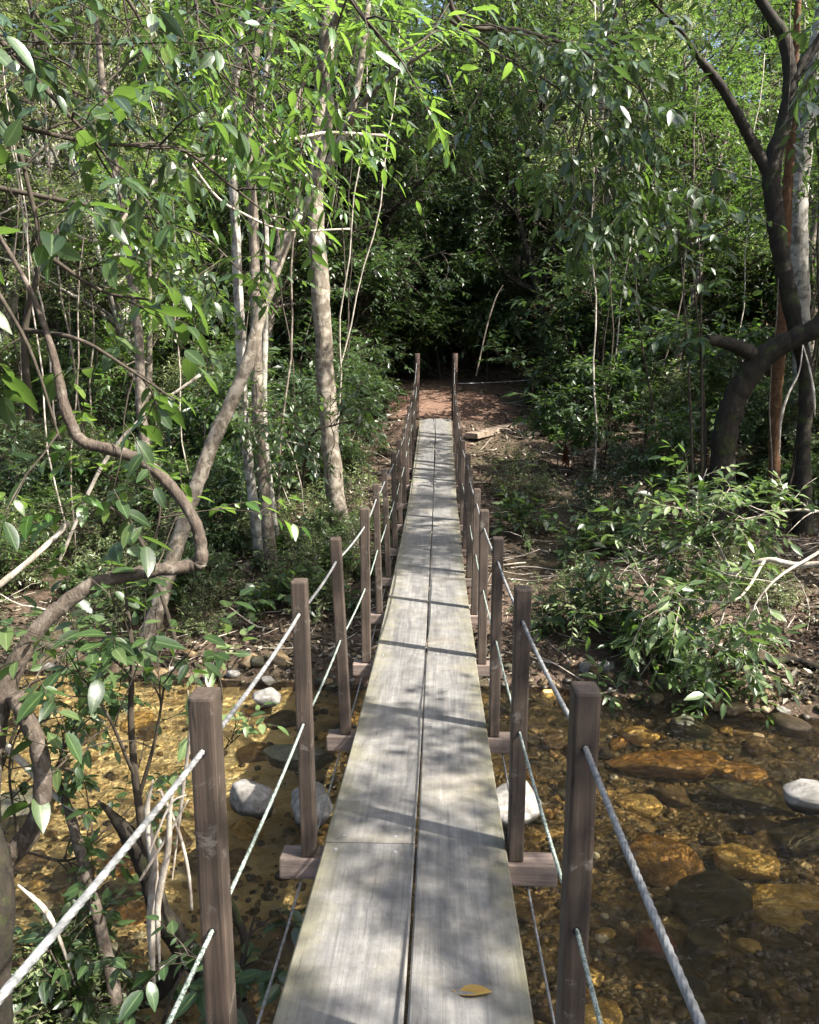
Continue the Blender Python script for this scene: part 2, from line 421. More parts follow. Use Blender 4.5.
def mat_water():
    m, nt, N, L = newmat('clear_stream_water')
    tc = N('ShaderNodeTexCoord'); O = tc.outputs['Object']
    v = mapping(nt, O, (1.8, 5.5, 1)); n1 = noise(nt, 1.6, 5, .62, v, 1.2)
    v2 = mapping(nt, O, (7, 13, 1)); n2 = noise(nt, 1.5, 3, .6, v2, .8)
    a = N('ShaderNodeMath'); a.operation = 'MULTIPLY_ADD'; L(n2.outputs['Fac'], a.inputs[0]); a.inputs[1].default_value = .6; L(n1.outputs['Fac'], a.inputs[2])
    b = bump(nt, a.outputs[0], 1.0, .3)
    fr = N('ShaderNodeFresnel'); fr.inputs['IOR'].default_value = 1.38; L(b, fr.inputs['Normal'])
    tr = N('ShaderNodeBsdfTransparent'); tr.inputs['Color'].default_value = (.86, .80, .64, 1)
    gl = N('ShaderNodeBsdfGlossy'); gl.inputs['Roughness'].default_value = .06; L(b, gl.inputs['Normal'])
    mx = N('ShaderNodeMixShader'); L(fr.outputs[0], mx.inputs[0]); L(tr.outputs[0], mx.inputs[1]); L(gl.outputs[0], mx.inputs[2])
    o = N('ShaderNodeOutputMaterial'); L(mx.outputs[0], o.inputs[0]); return m

M['ground'] = mat_ground(); M['bed'] = mat_bed(); M['water'] = mat_water()

xs = np.concatenate([np.linspace(-150, -14, 40, endpoint=False), np.linspace(-14, -6, 80, endpoint=False), np.linspace(-6, 7, 240, endpoint=False), np.linspace(7, 16, 90, endpoint=False), np.linspace(16, 150, 40)])
ys = np.concatenate([np.linspace(-60, -4, 30, endpoint=False), np.linspace(-4, 1, 30, endpoint=False), np.linspace(1, 17, 300, endpoint=False), np.linspace(17, 30, 90, endpoint=False), np.linspace(30, 130, 50)])
gme = sheet('ground', xs, ys, ground, 'ground')
# the faces under water carry the stream-bed material
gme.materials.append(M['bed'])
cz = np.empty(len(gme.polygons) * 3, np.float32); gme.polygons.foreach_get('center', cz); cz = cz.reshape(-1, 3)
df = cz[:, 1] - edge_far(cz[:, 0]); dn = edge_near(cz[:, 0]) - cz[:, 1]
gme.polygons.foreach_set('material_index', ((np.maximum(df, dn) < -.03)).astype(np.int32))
go = link('ground', gme); go['kind'] = 'structure'
wx = np.linspace(-60, 60, 200); wy = np.linspace(-8, 10.5, 60)
wo = link('water', sheet('water', wx, wy, lambda X, Y: X * 0 - 0.0, 'water')); wo['kind'] = 'structure'

# ------------------------------------------------------------------ stones
def stone_mat(name, a, b, c, wet=False, spot=(.5, .48, .42), sp=.35):
    m, nt, N, L = newmat(name)
    tc = N('ShaderNodeTexCoord'); O = tc.outputs['Object']
    n1 = noise(nt, 3, 7, .65, O, .6); n2 = noise(nt, 26, 5, .7, O)
    r = ramp(nt, [(.32, a), (.5, b), (.68, c)]); L(n1.outputs['Fac'], r.inputs[0])
    r2 = ramp(nt, [(1 - sp, (0, 0, 0)), (1 - sp + .08, (1, 1, 1))]); L(n2.outputs['Fac'], r2.inputs[0])
    col = mixc(nt, r.outputs[0], spot, r2.outputs[0])
    if not wet:   # a wet band where the stone meets the water
        ge = N('ShaderNodeNewGeometry'); sz = N('ShaderNodeSeparateXYZ'); L(ge.outputs['Position'], sz.inputs[0])
        wz = N('ShaderNodeMath'); wz.operation = 'MULTIPLY_ADD'; L(n2.outputs['Fac'], wz.inputs[0]); wz.inputs[1].default_value = -.05; L(sz.outputs[2], wz.inputs[2])
        rz_ = ramp(nt, [(.0, (1, 1, 1)), (.022, (0, 0, 0))]); L(wz.outputs[0], rz_.inputs[0])
        col = mixc(nt, col, (.035, .03, .02), rz_.outputs[0])
    p = N('ShaderNodeBsdfPrincipled'); L(col, p.inputs['Base Color']); p.inputs['Roughness'].default_value = .4 if wet else .85
    L(bump(nt, n2.outputs['Fac'], .5, .03), p.inputs['Normal'])
    o = N('ShaderNodeOutputMaterial'); L(p.outputs[0], o.inputs[0]); return m
M['st_grey'] = stone_mat('stone_pale_grey', (.07, .064, .055), (.15, .14, .125), (.25, .24, .222))
M['st_amber'] = stone_mat('stone_amber', (.07, .04, .014), (.26, .14, .04), (.52, .31, .09), True, (.10, .06, .02), .36)
M['st_gold'] = stone_mat('stone_golden', (.2, .13, .04), (.52, .35, .11), (.66, .52, .26), True, (.16, .08, .02), .36)
M['st_dark'] = stone_mat('stone_dark_olive', (.015, .015, .009), (.04, .037, .018), (.085, .07, .03), True, (.12, .1, .05), .33)
M['st_brown'] = stone_mat('stone_brown', (.05, .03, .013), (.12, .08, .035), (.19, .14, .07), True, (.25, .2, .12), .33)
M['st_red'] = stone_mat('stone_dull_red', (.12, .04, .03), (.2, .07, .05), (.26, .12, .09), True, (.2, .1, .08), .33)

def stone_geo(seed, sub=3, cuts=12):
    r = np.random.default_rng(seed)
    bm = bmesh.new(); bmesh.ops.create_icosphere(bm, subdivisions=sub, radius=1)
    V = np.array([v.co[:] for v in bm.verts]); F = np.array([[v.index for v in f.verts] for f in bm.faces]); bm.free()
    for _ in range(cuts):
        n = nrm(r.normal(size=3)); d = .55 + .33 * r.random(); e = (V @ n) - d
        V = V - np.where(e > 0, e * .85, 0)[:, None] * n
    for q in range(14):
        k = r.normal(size=3) * (3 + q * .7); V = V * (1 + .05 / (1 + q * .35) * np.sin(V @ k + r.random() * 6))[:, None]
    return V, F
STG = [stone_geo(i) for i in range(8)]
stone_meshes = {}
def stone(label, mat, loc, size, seed=0, rot=(0, 0, 0), name='boulder', group=None):
    k = (seed % 8, mat)
    if k not in stone_meshes:
        mb = MB(); mb.add(STG[seed % 8][0], STG[seed % 8][1], mat); stone_meshes[k] = mb.mesh('stone')
    o = link(name, stone_meshes[k], None, tuple(float(v) for v in loc)); o.scale = size; o.rotation_euler = rot
    return tag(o, label, 'stone' if name != 'boulder' else 'boulder', group)

def WP(px, py, z=0.0):
    d = ray(px, py); return CAM + d * ((z - CAM[2]) / d[2])
big = [
    ('grey rounded boulder breaking the water left of the bridge, the one with brown stains', 'st_grey', 249, 800, .05, (.17, .15, .14), 1),
    ('whitish boulder breaking the water beside the second left post of the bridge', 'st_grey', 312, 806, .04, (.20, .16, .15), 2),
    ('pale blotched boulder breaking the water just right of the bridge deck', 'st_grey', 516, 806, .02, (.21, .26, .16), 4),
    ('pale grey pointed rock breaking the water at the right edge of the photo', 'st_grey', 812, 801, .03, (.26, .14, .12), 5),
    ('small grey boulder near the far waterline between the first two left posts', 'st_grey', 268, 697, .05, (.15, .13, .1), 6),
    ('large glowing orange boulder under the water beside the near right post', 'st_amber', 672, 862, -.16, (.28, .24, .15), 3),
    ('golden boulder under the water just right of the large orange one', 'st_gold', 742, 868, -.16, (.25, .19, .13), 5),
    ('large dark boulder under the water in front of the orange and golden pair', 'st_dark', 708, 903, -.14, (.26, .2, .14), 7),
    ('long flat banded brown boulder under the water behind the near right post', 'st_amber', 655, 764, -.12, (.48, .22, .14), 0),
    ('flat orange stone under the water right of the long banded boulder', 'st_amber', 735, 773, -.12, (.26, .13, .1), 1),
    ('long dark slab under the water pointing at the pale rock on the right', 'st_dark', 757, 798, -.1, (.36, .15, .1), 2),
    ('dark stone under the water at the right end of the far waterline', 'st_dark', 748, 757, -.1, (.26, .16, .11), 6),
    ('dark flat stone close under the leafy shrub at the far waterline', 'st_dark', 693, 727, -.05, (.2, .12, .08), 4),
    ('small golden stone under the water below the long dark slab', 'st_gold', 800, 905, -.14, (.3, .2, .12), 3),
    ('dull red stone under the water beside the near right rope', 'st_red', 658, 945, -.15, (.12, .1, .09), 2),
    ('black stone under the water beside the dull red one', 'st_dark', 700, 945, -.12, (.16, .1, .1), 5),
    ('blackish boulder under the water at the right edge below the pale rock', 'st_dark', 803, 838, -.12, (.26, .2, .13), 7),
    ('dark boulder under the water against the left bridge rope', 'st_dark', 210, 860, -.1, (.14, .12, .12), 0),
    ('dark wet boulder at the left edge under the curved vine', 'st_dark', 25, 812, -.05, (.22, .2, .14), 3),
    ('dark wet stone behind the pale grey stained boulder', 'st_dark', 300, 757, -.03, (.3, .15, .1), 6),
]
for k, (lb, mt, px, py, z, sc, sd) in enumerate(big):
    if 'under the water' in lb: z -= .05; sc = (sc[0], sc[1], sc[2] * .85)
    stone(lb, mt, WP(px, py, z), sc, sd, (.2 * math.sin(k * 3), .2 * math.cos(k * 5), k * 1.3 if sc[0] < .25 else (k * .7 % .5) - .25))
# loose stones lying on the bed, countable ones are things
kinds = ['st_amber', 'st_brown', 'st_brown', 'st_dark', 'st_dark', 'st_dark', 'st_brown', 'st_gold', 'st_grey']
nm = {'st_amber': 'orange', 'st_brown': 'brown', 'st_dark': 'dark', 'st_gold': 'golden', 'st_grey': 'grey'}
cnt = 0
while cnt < 170:
    f = 2.9 + 4.4 * rs.random(); x = (rs.random() - .5) * 1.15 * f + .05
    if not (edge_near(x) < f < edge_far(x) + .25): continue
    if abs(x) < .25 or (x < -1 and f > 4.8 and rs.random() < .6): continue
    mt = kinds[rs.integers(0, len(kinds))]; s = .045 + .1 * rs.random() ** 2
    z = float(ground(x, f)) + s * .15
    if mt == 'st_grey' and s > .1: mt = 'st_brown'
    stone('smallish %s stone on the shallow stream bed' % nm[mt], mt, (x, f, z), (s * 1.35, s, s * .7), cnt, (.2 * rs.random(), .2 * rs.random(), 6 * rs.random()), 'stone', 'loose %s stones on the stream bed' % nm[mt])
    cnt += 1
for k in range(90):
    x = -4.2 + 8.6 * rs.random(); f = float(edge_far(np.array([x]))[0]) + .05 + .4 * rs.random() ** 2 - .06; s_ = .03 + .075 * rs.random() ** 2
    mt = ['st_brown', 'st_grey', 'st_brown', 'st_dark'][rs.integers(0, 4)]
    stone('smallish %s stone lying along the far waterline' % nm[mt], mt, (x, f, float(ground(x, f)) + s_ * .2), (s_ * 1.3, s_, s_ * .75), k, (.3 * rs.random(), .3 * rs.random(), 6 * rs.random()), 'stone', 'loose %s stones along the far waterline' % nm[mt])
# pebbles: nobody could count them
def pebbles():
    mb = MB()
    V0, F0 = stone_geo(99, 1, 3)
    n = 5200; f = 2.2 + 5.4 * rs.random(n); x = (rs.random(n) - .5) * 1.3 * f
    ok = (f > edge_near(x) - .3) & (f < edge_far(x) + .55); f, x = f[ok], x[ok]; n = len(f)
    keep = (x > -1.0) | (f < 4.6) | (rs.random(n) < .35); f, x = f[keep], x[keep]; n = len(f)
    s = .012 + .034 * rs.random(n) ** 2.2; z = ground(x, f) + s * .05
    th = rs.random(n) * 6.28; c, sn = np.cos(th), np.sin(th)
    V = V0[None] * (s[:, None] * np.array([[1.3, 1, .65]]))[:, None]
    Vx = V[..., 0] * c[:, None] - V[..., 1] * sn[:, None] + x[:, None]; Vy = V[..., 0] * sn[:, None] + V[..., 1] * c[:, None] + f[:, None]
    V = np.stack([Vx, Vy, V[..., 2] + z[:, None]], -1)
    F = (F0[None] + (np.arange(n) * len(V0))[:, None, None]).reshape(-1, 3)
    m, nt, N, L = newmat('pebbles'); at = N('ShaderNodeAttribute'); at.attribute_name = 'rnd'
    rp = ramp(nt, [(0, (.02, .018, .012)), (.3, (.035, .028, .015)), (.6, (.085, .064, .032)), (.84, (.20, .13, .055)), (.93, (.3, .25, .16)), (1, (.5, .48, .42))]); L(at.outputs['Fac'], rp.inputs[0])
    p = N('ShaderNodeBsdfPrincipled'); L(rp.outputs[0], p.inputs['Base Color']); p.inputs['Roughness'].default_value = .55
    o = N('ShaderNodeOutputMaterial'); L(p.outputs[0], o.inputs[0])
    mb.add(V.reshape(-1, 3), F, m, np.repeat(rs.random(n), len(F0))); return mb.mesh('pebbles')
pb = link('pebbles', pebbles()); pb['kind'] = 'stuff'; tag(pb, 'small mixed pebbles covering the stream bed', 'pebbles')

# ------------------------------------------------------------------ bridge
def mat_deck():
    m, nt, N, L = newmat('weathered_grey_plank')
    tc = N('ShaderNodeTexCoord'); O = tc.outputs['Object']; oi = N('ShaderNodeObjectInfo')
    sh = N('ShaderNodeVectorMath'); sh.operation = 'ADD'; L(O, sh.inputs[0])
    cx = N('ShaderNodeCombineXYZ'); L(oi.outputs['Random'], cx.inputs[0]); mu = N('ShaderNodeVectorMath'); mu.operation = 'SCALE'; mu.inputs['Scale'].default_value = 30
    L(cx.outputs[0], mu.inputs[0]); L(mu.outputs[0], sh.inputs[1]); O2 = sh.outputs[0]
    g1 = noise(nt, 1, 7, .7, mapping(nt, O2, (75, 1.1, 20)), .8)
    g2 = noise(nt, 1, 5, .65, mapping(nt, O2, (7, .7, 5)), 3.2)
    saw = noise(nt, 1, 3, .6, mapping(nt, O2, (5, 70, 5)))
    big = noise(nt, 2.2, 5, .65, O2, .5)
    r = ramp(nt, [(.25, (.085, .081, .076)), (.5, (.126, .122, .116)), (.78, (.165, .161, .154))]); L(g1.outputs['Fac'], r.inputs[0])
    r2 = ramp(nt, [(.3, (.66, .66, .68)), (.7, (1.28, 1.26, 1.22))]); L(g2.outputs['Fac'], r2.inputs[0])
    c = mixc(nt, r.outputs[0], r2.outputs[0], 1, 'MULTIPLY')
    r3 = ramp(nt, [(.38, (.93, .93, .93)), (.62, (1.04, 1.04, 1.04))]); L(saw.outputs['Fac'], r3.inputs[0])
    c = mixc(nt, c, r3.outputs[0], .7, 'MULTIPLY')
    r4 = ramp(nt, [(.52, (0, 0, 0)), (.72, (.55, .55, .55))]); L(big.outputs['Fac'], r4.inputs[0])
    c = mixc(nt, c, (.20, .175, .13), r4.outputs[0])
    # greenish-brown weathering along the outer edges
    sx = N('ShaderNodeSeparateXYZ'); L(O, sx.inputs[0]); ab = N('ShaderNodeMath'); ab.operation = 'ABSOLUTE'; L(sx.outputs[0], ab.inputs[0])
    n5 = noise(nt, 7, 5, .7, O2); ad = N('ShaderNodeMath'); ad.operation = 'MULTIPLY_ADD'; L(n5.outputs['Fac'], ad.inputs[0]); ad.inputs[1].default_value = .3; L(ab.outputs[0], ad.inputs[2])
    r5 = ramp(nt, [(.34, (0, 0, 0)), (.48, (.75, .75, .75))]); L(ad.outputs[0], r5.inputs[0])
    c = mixc(nt, c, (.115, .105, .06), r5.outputs[0])
    kn = noise(nt, 1, 4, .7, mapping(nt, O2, (26, 2.2, 8)), 1.2); rk = ramp(nt, [(.30, (.7, .7, .7)), (.37, (0, 0, 0))]); L(kn.outputs['Fac'], rk.inputs[0])
    c = mixc(nt, c, (.055, .05, .042), rk.outputs[0])
    mo = noise(nt, 9, 6, .72, O2, .4); rm = ramp(nt, [(.4, (.8, .8, .8)), (.6, (1.15, 1.15, 1.14))]); L(mo.outputs['Fac'], rm.inputs[0])
    c = mixc(nt, c, rm.outputs[0], 1, 'MULTIPLY')
    sp = noise(nt, 90, 3, .6, O2); r6 = ramp(nt, [(.66, (0, 0, 0)), (.72, (.8, .8, .8))]); L(sp.outputs['Fac'], r6.inputs[0])
    c = mixc(nt, c, (.05, .045, .035), r6.outputs[0])
    p = N('ShaderNodeBsdfPrincipled'); L(c, p.inputs['Base Color']); p.inputs['Roughness'].default_value = .5; p.inputs['Specular IOR Level'].default_value = .5
    L(bump(nt, g1.outputs['Fac'], .35, .006), p.inputs['Normal'])
    o = N('ShaderNodeOutputMaterial'); L(p.outputs[0], o.inputs[0]); return m

def mat_post(name, a, b, ex):
    m, nt, N, L = newmat(name)
    tc = N('ShaderNodeTexCoord'); O = tc.outputs['Object']
    st = (70, 70, 2.5) if ex == 'z' else (2.5, 70, 70)
    g = noise(nt, 1, 6, .7, mapping(nt, O, st), .4); b2 = noise(nt, 6, 4, .6, O)
    r = ramp(nt, [(.3, a), (.7, b)]); L(g.outputs['Fac'], r.inputs[0])
    r2 = ramp(nt, [(.35, (.7, .7, .7)), (.65, (1.25, 1.2, 1.2))]); L(b2.outputs['Fac'], r2.inputs[0])
    c = mixc(nt, r.outputs[0], r2.outputs[0], 1, 'MULTIPLY')
    wn = noise(nt, 11, 6, .75, O, .5); rw = ramp(nt, [(.58, (0, 0, 0)), (.66, (.6, .6, .6))]); L(wn.outputs['Fac'], rw.inputs[0])
    c = mixc(nt, c, (.15, .135, .115), rw.outputs[0])
    kn = noise(nt, 1, 3, .6, mapping(nt, O, (38, 38, 5) if ex == 'z' else (5, 38, 38)), 1.5); rk = ramp(nt, [(.30, (.75, .75, .75)), (.36, (0, 0, 0))]); L(kn.outputs['Fac'], rk.inputs[0])
    c = mixc(nt, c, (.006, .005, .004), rk.outputs[0])
    p = N('ShaderNodeBsdfPrincipled'); L(c, p.inputs['Base Color']); p.inputs['Roughness'].default_value = .65; p.inputs['Specular IOR Level'].default_value = .3
    L(bump(nt, g.outputs['Fac'], .4, .004), p.inputs['Normal'])
    o = N('ShaderNodeOutputMaterial'); L(p.outputs[0], o.inputs[0]); return m
M['deck'] = mat_deck()
M['post'] = mat_post('post_brown_timber', (.018, .014, .010), (.068, .050, .037), 'z')
M['beam'] = mat_post('beam_weathered_timber', (.075, .056, .044), (.18, .142, .118), 'x')
M['anchor'] = bark_mat('anchor_post_timber', (.02, .013, .01), (.06, .04, .03), (.13, .1, .085), .35, 12)
def mat_cable(name, a, b, fl):
    m, nt, N, L = newmat(name); tc = N('ShaderNodeTexCoord'); n = noise(nt, fl, 3, .6, tc.outputs['Object'])
    r = ramp(nt, [(.4, a), (.6, b)]); L(n.outputs['Fac'], r.inputs[0])
    p = N('ShaderNodeBsdfPrincipled'); L(r.outputs[0], p.inputs['Base Color']); p.inputs['Roughness'].default_value = .55
    o = N('ShaderNodeOutputMaterial'); L(p.outputs[0], o.inputs[0]); return m
M['rope'] = mat_cable('rope_grey', (.09, .092, .09), (.19, .19, .182), 60)
M['rope_green'] = mat_cable('rope_pale_green_fleck', (.05, .07, .055), (.27, .30, .26), 160)
m, nt, N, L = newmat('screw_steel'); p = N('ShaderNodeBsdfPrincipled'); p.inputs['Base Color'].default_value = (.35, .36, .36, 1); p.inputs['Metallic'].default_value = .6; p.inputs['Roughness'].default_value = .45
o = N('ShaderNodeOutputMaterial'); L(p.outputs[0], o.inputs[0]); M['steel'] = m

def bevel_box(mb, sx, sy, sz, bev, mat, Mx, taper=0, rad=0):
    bm = bmesh.new(); bmesh.ops.create_cube(bm, size=1)
    for v in bm.verts:
        v.co.x *= sx; v.co.y *= sy; v.co.z *= sz
    bmesh.ops.bevel(bm, geom=bm.edges[:] + bm.verts[:], offset=bev, segments=2, affect='EDGES', profile=.6)
    bm.transform(Mx); bm.verts.ensure_lookup_table()
    V = np.array([v.co[:] for v in bm.verts])
    byn = {}
    for f in bm.faces: byn.setdefault(len(f.verts), []).append([v.index for v in f.verts])
    first = True
    for k, fs in byn.items():
        fs = np.array(fs)
        if first: mb.add(V, fs, mat, smooth=False); nb = mb.n - len(V); first = False
        else:
            mb.F.append(fs + nb); mb.M.append(np.full(len(fs), mb.slot(mat), np.int32)); mb.Rn.append(np.full(len(fs), .5, np.float32)); mb.smooth.append(np.zeros(len(fs), bool))
    bm.free()

YB = [1.42 + 1.07 * (k - 1) for k in range(-3, 14)]      # cross-beams
Y0, Y1 = -2.9, 15.62
br = thing('suspension_bridge', 'narrow sagging footbridge of grey planks with brown posts and rope rails', 'footbridge', (0, 0, 0))

def plank(x0, x1, ya, yb, seed):
    """bevelled board following the sag of the bridge"""
    r = np.random.default_rng(seed); K = max(6, int((yb - ya) / .15)); mb = MB()
    yy = np.linspace(ya, yb, K); b = .005; th = .04
    prof = [(x0, -th), (x0, -b), (x0 + b, 0), (x1 - b, 0), (x1, -b), (x1, -th)]
    # real boards are straight between beams, with a small cup and wander
    ph = r.random() * 6
    V = np.array([[[px + .003 * math.sin(y * 1.3 + ph), y, deck(y) + pz + .002 * math.sin(y * 2.1 + ph) + (.0015 * r.normal() if 0 else 0)] for (px, pz) in prof] for y in yy])
    n = len(prof); i = np.arange(K - 1)[:, None] * n; j = np.arange(n)[None]; j2 = (j + 1) % n
    F = np.stack([i + j2, i + j, i + j + n, i + j2 + n], -1).reshape(-1, 4)
    mb.add(V.reshape(-1, 3), F, 'deck', smooth=False)
    nb = 0
    caps = np.array([list(range(n)), [(K - 1) * n + q for q in range(n)][::-1]])
    mb.F.append(caps + nb); mb.M.append(np.zeros(2, np.int32)); mb.Rn.append(np.full(2, .5, np.float32)); mb.smooth.append(np.zeros(2, bool))
    o = link('plank', mb.mesh('plank'), br)
    # screw heads over the beams
    sm = MB()
    for ye in [ya + .04, yb - .04] + [y for y in YB if ya + .3 < y < yb - .3 and r.random() < .6]:
        for xx in (x0 + .055, x1 - .06):
            a = np.arange(8) * PI / 4; q = .0065
            xx2 = xx + .008 * r.normal(); y2 = ye + .006 * r.normal()
            z = deck(y2) + .0035
            Vt = np.stack([xx2 + q * np.cos(a), y2 + q * np.sin(a), np.full(8, z)], -1); Vb = Vt.copy(); Vb[:, 2] -= .012
            Fq = np.array([[k, (k + 1) % 8, (k + 1) % 8 + 8, k + 8] for k in range(8)])[:, ::-1]
            sm.add(np.vstack([Vt, Vb]), Fq, 'steel', smooth=False)
            sm.F.append(np.arange(8)[None] + sm.n - 16); sm.M.append(np.zeros(1, np.int32)); sm.Rn.append(np.full(1, .5, np.float32)); sm.smooth.append(np.zeros(1, bool))
    link('screw', sm.mesh('screw'), o)
gap = .0035
yl = [Y0, -1.79 + .0, YB[4] , YB[8], YB[12], Y1]
yl = [Y0, 2.49, 6.77, 11.05, Y1]
yr = [Y0, .35, 4.63, 8.91, 13.19, Y1]
for k in range(len(yl) - 1): plank(-.30, .004 - gap, yl[k] + .002, yl[k + 1] - .002, k)
for k in range(len(yr) - 1): plank(.004 + gap, .30, yr[k] + .002, yr[k + 1] - .002, 20 + k)

m, nt, N, L = newmat('drilled_hole_dark'); q = N('ShaderNodeBsdfPrincipled'); q.inputs['Base Color'].default_value = (.008, .006, .005, 1); q.inputs['Roughness'].default_value = 1
oo = N('ShaderNodeOutputMaterial'); L(q.outputs[0], oo.inputs[0]); M['hole'] = m
RAILS = {-1: {'top': [], 'mid': [], 'low': []}, 1: {'top': [], 'mid': [], 'low': []}}
PH, PW = .88, .048
for k, yb in enumerate(YB):
    zt = deck(yb) - .042; mb = MB()
    pr = np.random.default_rng(100 + k); jx = .012 + .006 * pr.normal()
    sl = math.atan(.0186 * (yb - 6.4))
    bevel_box(mb, .90 + .01 * pr.normal(), .095, .07, .006, 'beam', Matrix.Translation((jx, yb, zt - .035)) @ Matrix.Rotation(sl, 4, 'X') @ Matrix.Rotation(.02 * rs.normal(), 4, 'Z'))
    link('crossbeam', mb.mesh('crossbeam'), br)
    for s in (-1, 1):
        h = PH + .042 + .008 * pr.normal(); w = PW * (1 + .05 * pr.normal())
        leanx = s * ((.006 if k == 4 else .015 if s < 0 else .004) + (0 if k in (4, 5) else .009) * pr.normal()); leany = .010 * pr.normal() - .01
        if s == -1 and k in (6, 9, 10): leanx -= .012
        T = Matrix.Translation((-.348 if s < 0 else .334, yb, zt + .003)) @ Matrix.Rotation(leanx, 4, 'Y') @ Matrix.Rotation(-leany, 4, 'X')
        mb = MB(); bevel_box(mb, w, w * 1.25, h, .006, 'post', T @ Matrix.Translation((0, 0, h / 2)))
        o = link('post', mb.mesh('post'), br)
        # dark drilled holes round the ropes
        for hz in (h - .105, h - .47):
            p = T @ Vector((0, 0, hz)); RAILS[s]['top' if hz > .6 else 'mid'].append(p[:])
            for fy in (-1, 1):
                if not (4 <= k <= 8 and fy == -1): continue
                hb = MB(); a = np.arange(12) * PI / 6; rr = .0085
                Vt = np.array([(T @ Vector((rr * math.cos(q), fy * (w * .625 + .0012), hz + rr * math.sin(q))))[:] for q in a])
                hb.add(Vt, np.arange(12)[None], 'hole', smooth=False); link('rope_hole', hb.mesh('rope_hole'), o)
        RAILS[s]['low'].append((s * .375, yb, zt - .085))

def rope(name, pts, r, mat, parent, strands=3, pitch=.075, fine=True, lab=None):
    P = [np.array(p) for p in pts]; path = []
    for a, b in zip(P[:-1], P[1:]):
        Ln = np.linalg.norm(b - a); near = (a[1] < 4.5)
        n = max(2, int(Ln / ((.0022 if .3 < a[1] < 2.0 or -.8 < a[1] <= .3 else .008) if near and fine else .05))); t = np.linspace(0, 1, n, endpoint=False)[:, None]
        q = a * (1 - t) + b * t; q[:, 2] -= (.012 * 4 * t * (1 - t))[:, 0]; path.append(q)
    path.append(P[-1][None]); P = np.vstack(path); K = len(P)
    S = 18; th = np.arange(S) * 2 * PI / S
    T = np.gradient(P, axis=0); T = nrm(T); A = nrm(np.cross(T, [0, 0, 1.])); B = np.cross(T, A)
    s = np.concatenate([[0], np.cumsum(np.linalg.norm(np.diff(P, axis=0), axis=1))])
    ph = 2 * PI * s / pitch
    rr = r * (.70 + .30 * np.abs(np.cos((strands / 2) * (th[None] - ph[:, None]))))
    V = P[:, None] + (A[:, None] * np.cos(th)[None, :, None] + B[:, None] * np.sin(th)[None, :, None]) * rr[..., None]
    i = np.arange(K - 1)[:, None] * S; j = np.arange(S)[None]; j2 = (j + 1) % S
    mb = MB(); mb.add(V.reshape(-1, 3), np.stack([i + j, i + j2, i + j2 + S, i + j + S], -1).reshape(-1, 4), mat)
    o = link(name, mb.mesh(name), parent)
    if lab: o['label'] = lab
    return o
for s, nmz in ((-1, 'left'), (1, 'right')):
    end = (s * .36, 15.9)
    rope('handrail_rope', RAILS[s]['top'] + [(end[0], end[1], 2.95)], .0056, 'rope', br, 6, .11, lab='thick grey upper rope')
    rope('handrail_rope', RAILS[s]['mid'] + [(end[0], end[1], 2.5)], .0046, 'rope_green', br, 4, .03, lab='thinner pale green-flecked middle rope')
    rope('support_cable', RAILS[s]['low'] + [(end[0], end[1], 1.8)], .0042, 'rope', br, 6, .06, lab='lower cable under the crossbeams')
    mb = MB(); P = catmull([(s * .37, 15.9, 1.3), (s * .365, 15.9, 2.2), (s * .36 + .01, 15.9, 3.12)], 6)
    tubes(mb, P[None], np.linspace(.062, .05, len(P))[None], 12, 'anchor', lump=.12); link('anchor_post', mb.mesh('anchor_post'), br)
    mb = MB(); P = catmull([(s * .375, -3.0, 1.3), (s * .37, -3.0, 2.2), (s * .36, -3.0, 3.1)], 6)
    tubes(mb, P[None], np.linspace(.062, .05, len(P))[None], 12, 'anchor', lump=.12); link('anchor_post', mb.mesh('anchor_post'), br)
rope('guy_wire', [(.37, 15.9, 2.55), (1.9, 16.3, 2.62)], .006, 'rope', br, fine=False, lab='thin wire running off to the right at the far end')
mb = MB(); tubes(mb, np.array([[(1.9, 16.3, 1.7), (1.91, 16.31, 2.2), (1.9, 16.3, 2.7)]]), np.array([[.03, .028, .025]]), 8, 'anchor'); link('stake', mb.mesh('stake'), br)

# fallen yellow leaf on the deck
mb = MB(); p = WP(472, 996, deck(1.85) + .006)
leaves(mb, np.array([[-.035, .006, .0]]), np.array([[1., -.05, .0]]), np.array([[0., .15, 1.]]),   .085, .046, 'leaf_yellow', 'near', .45, np.array([.3]), np.array([-.12]))
tubes(mb, np.array([[(-.035, .006, 0), (-.043, .01, .004), (-.05, .009, .008)]]), np.array([[.0012, .0011, .001]]), 5, 'leaf_yellow')
tag(link('fallen_leaf', mb.mesh('fallen_leaf'), None, tuple(float(v) for v in p)), 'curled yellow fallen leaf lying on the near right plank', 'leaf')

# squared timber lying beside the path
g0, g1 = G(478, 438), G(528, 425)
d = g1 - g0; ln = float(np.linalg.norm(d)) + .4; c = (g0 + g1) / 2
mb = MB(); bevel_box(mb, ln, .26, .10, .012, 'log_cut', Matrix.Identity(4)) if 'log_cut' in M else None
M['log_cut'] = mat_post('old_board', (.16, .12, .085), (.3, .24, .18), 'x')
mb = MB(); bevel_box(mb, ln, .28, .10, .012, 'log_cut', Matrix.Identity(4))
o = link('board', mb.mesh('board'), None, (float(c[0]), float(c[1]), float(c[2]) + .05)); o.rotation_euler = (0, -math.asin(d[2] / ln), math.atan2(d[1], d[0]))
tag(o, 'pale thick board lying on the red earth right of the far bridge end', 'board')

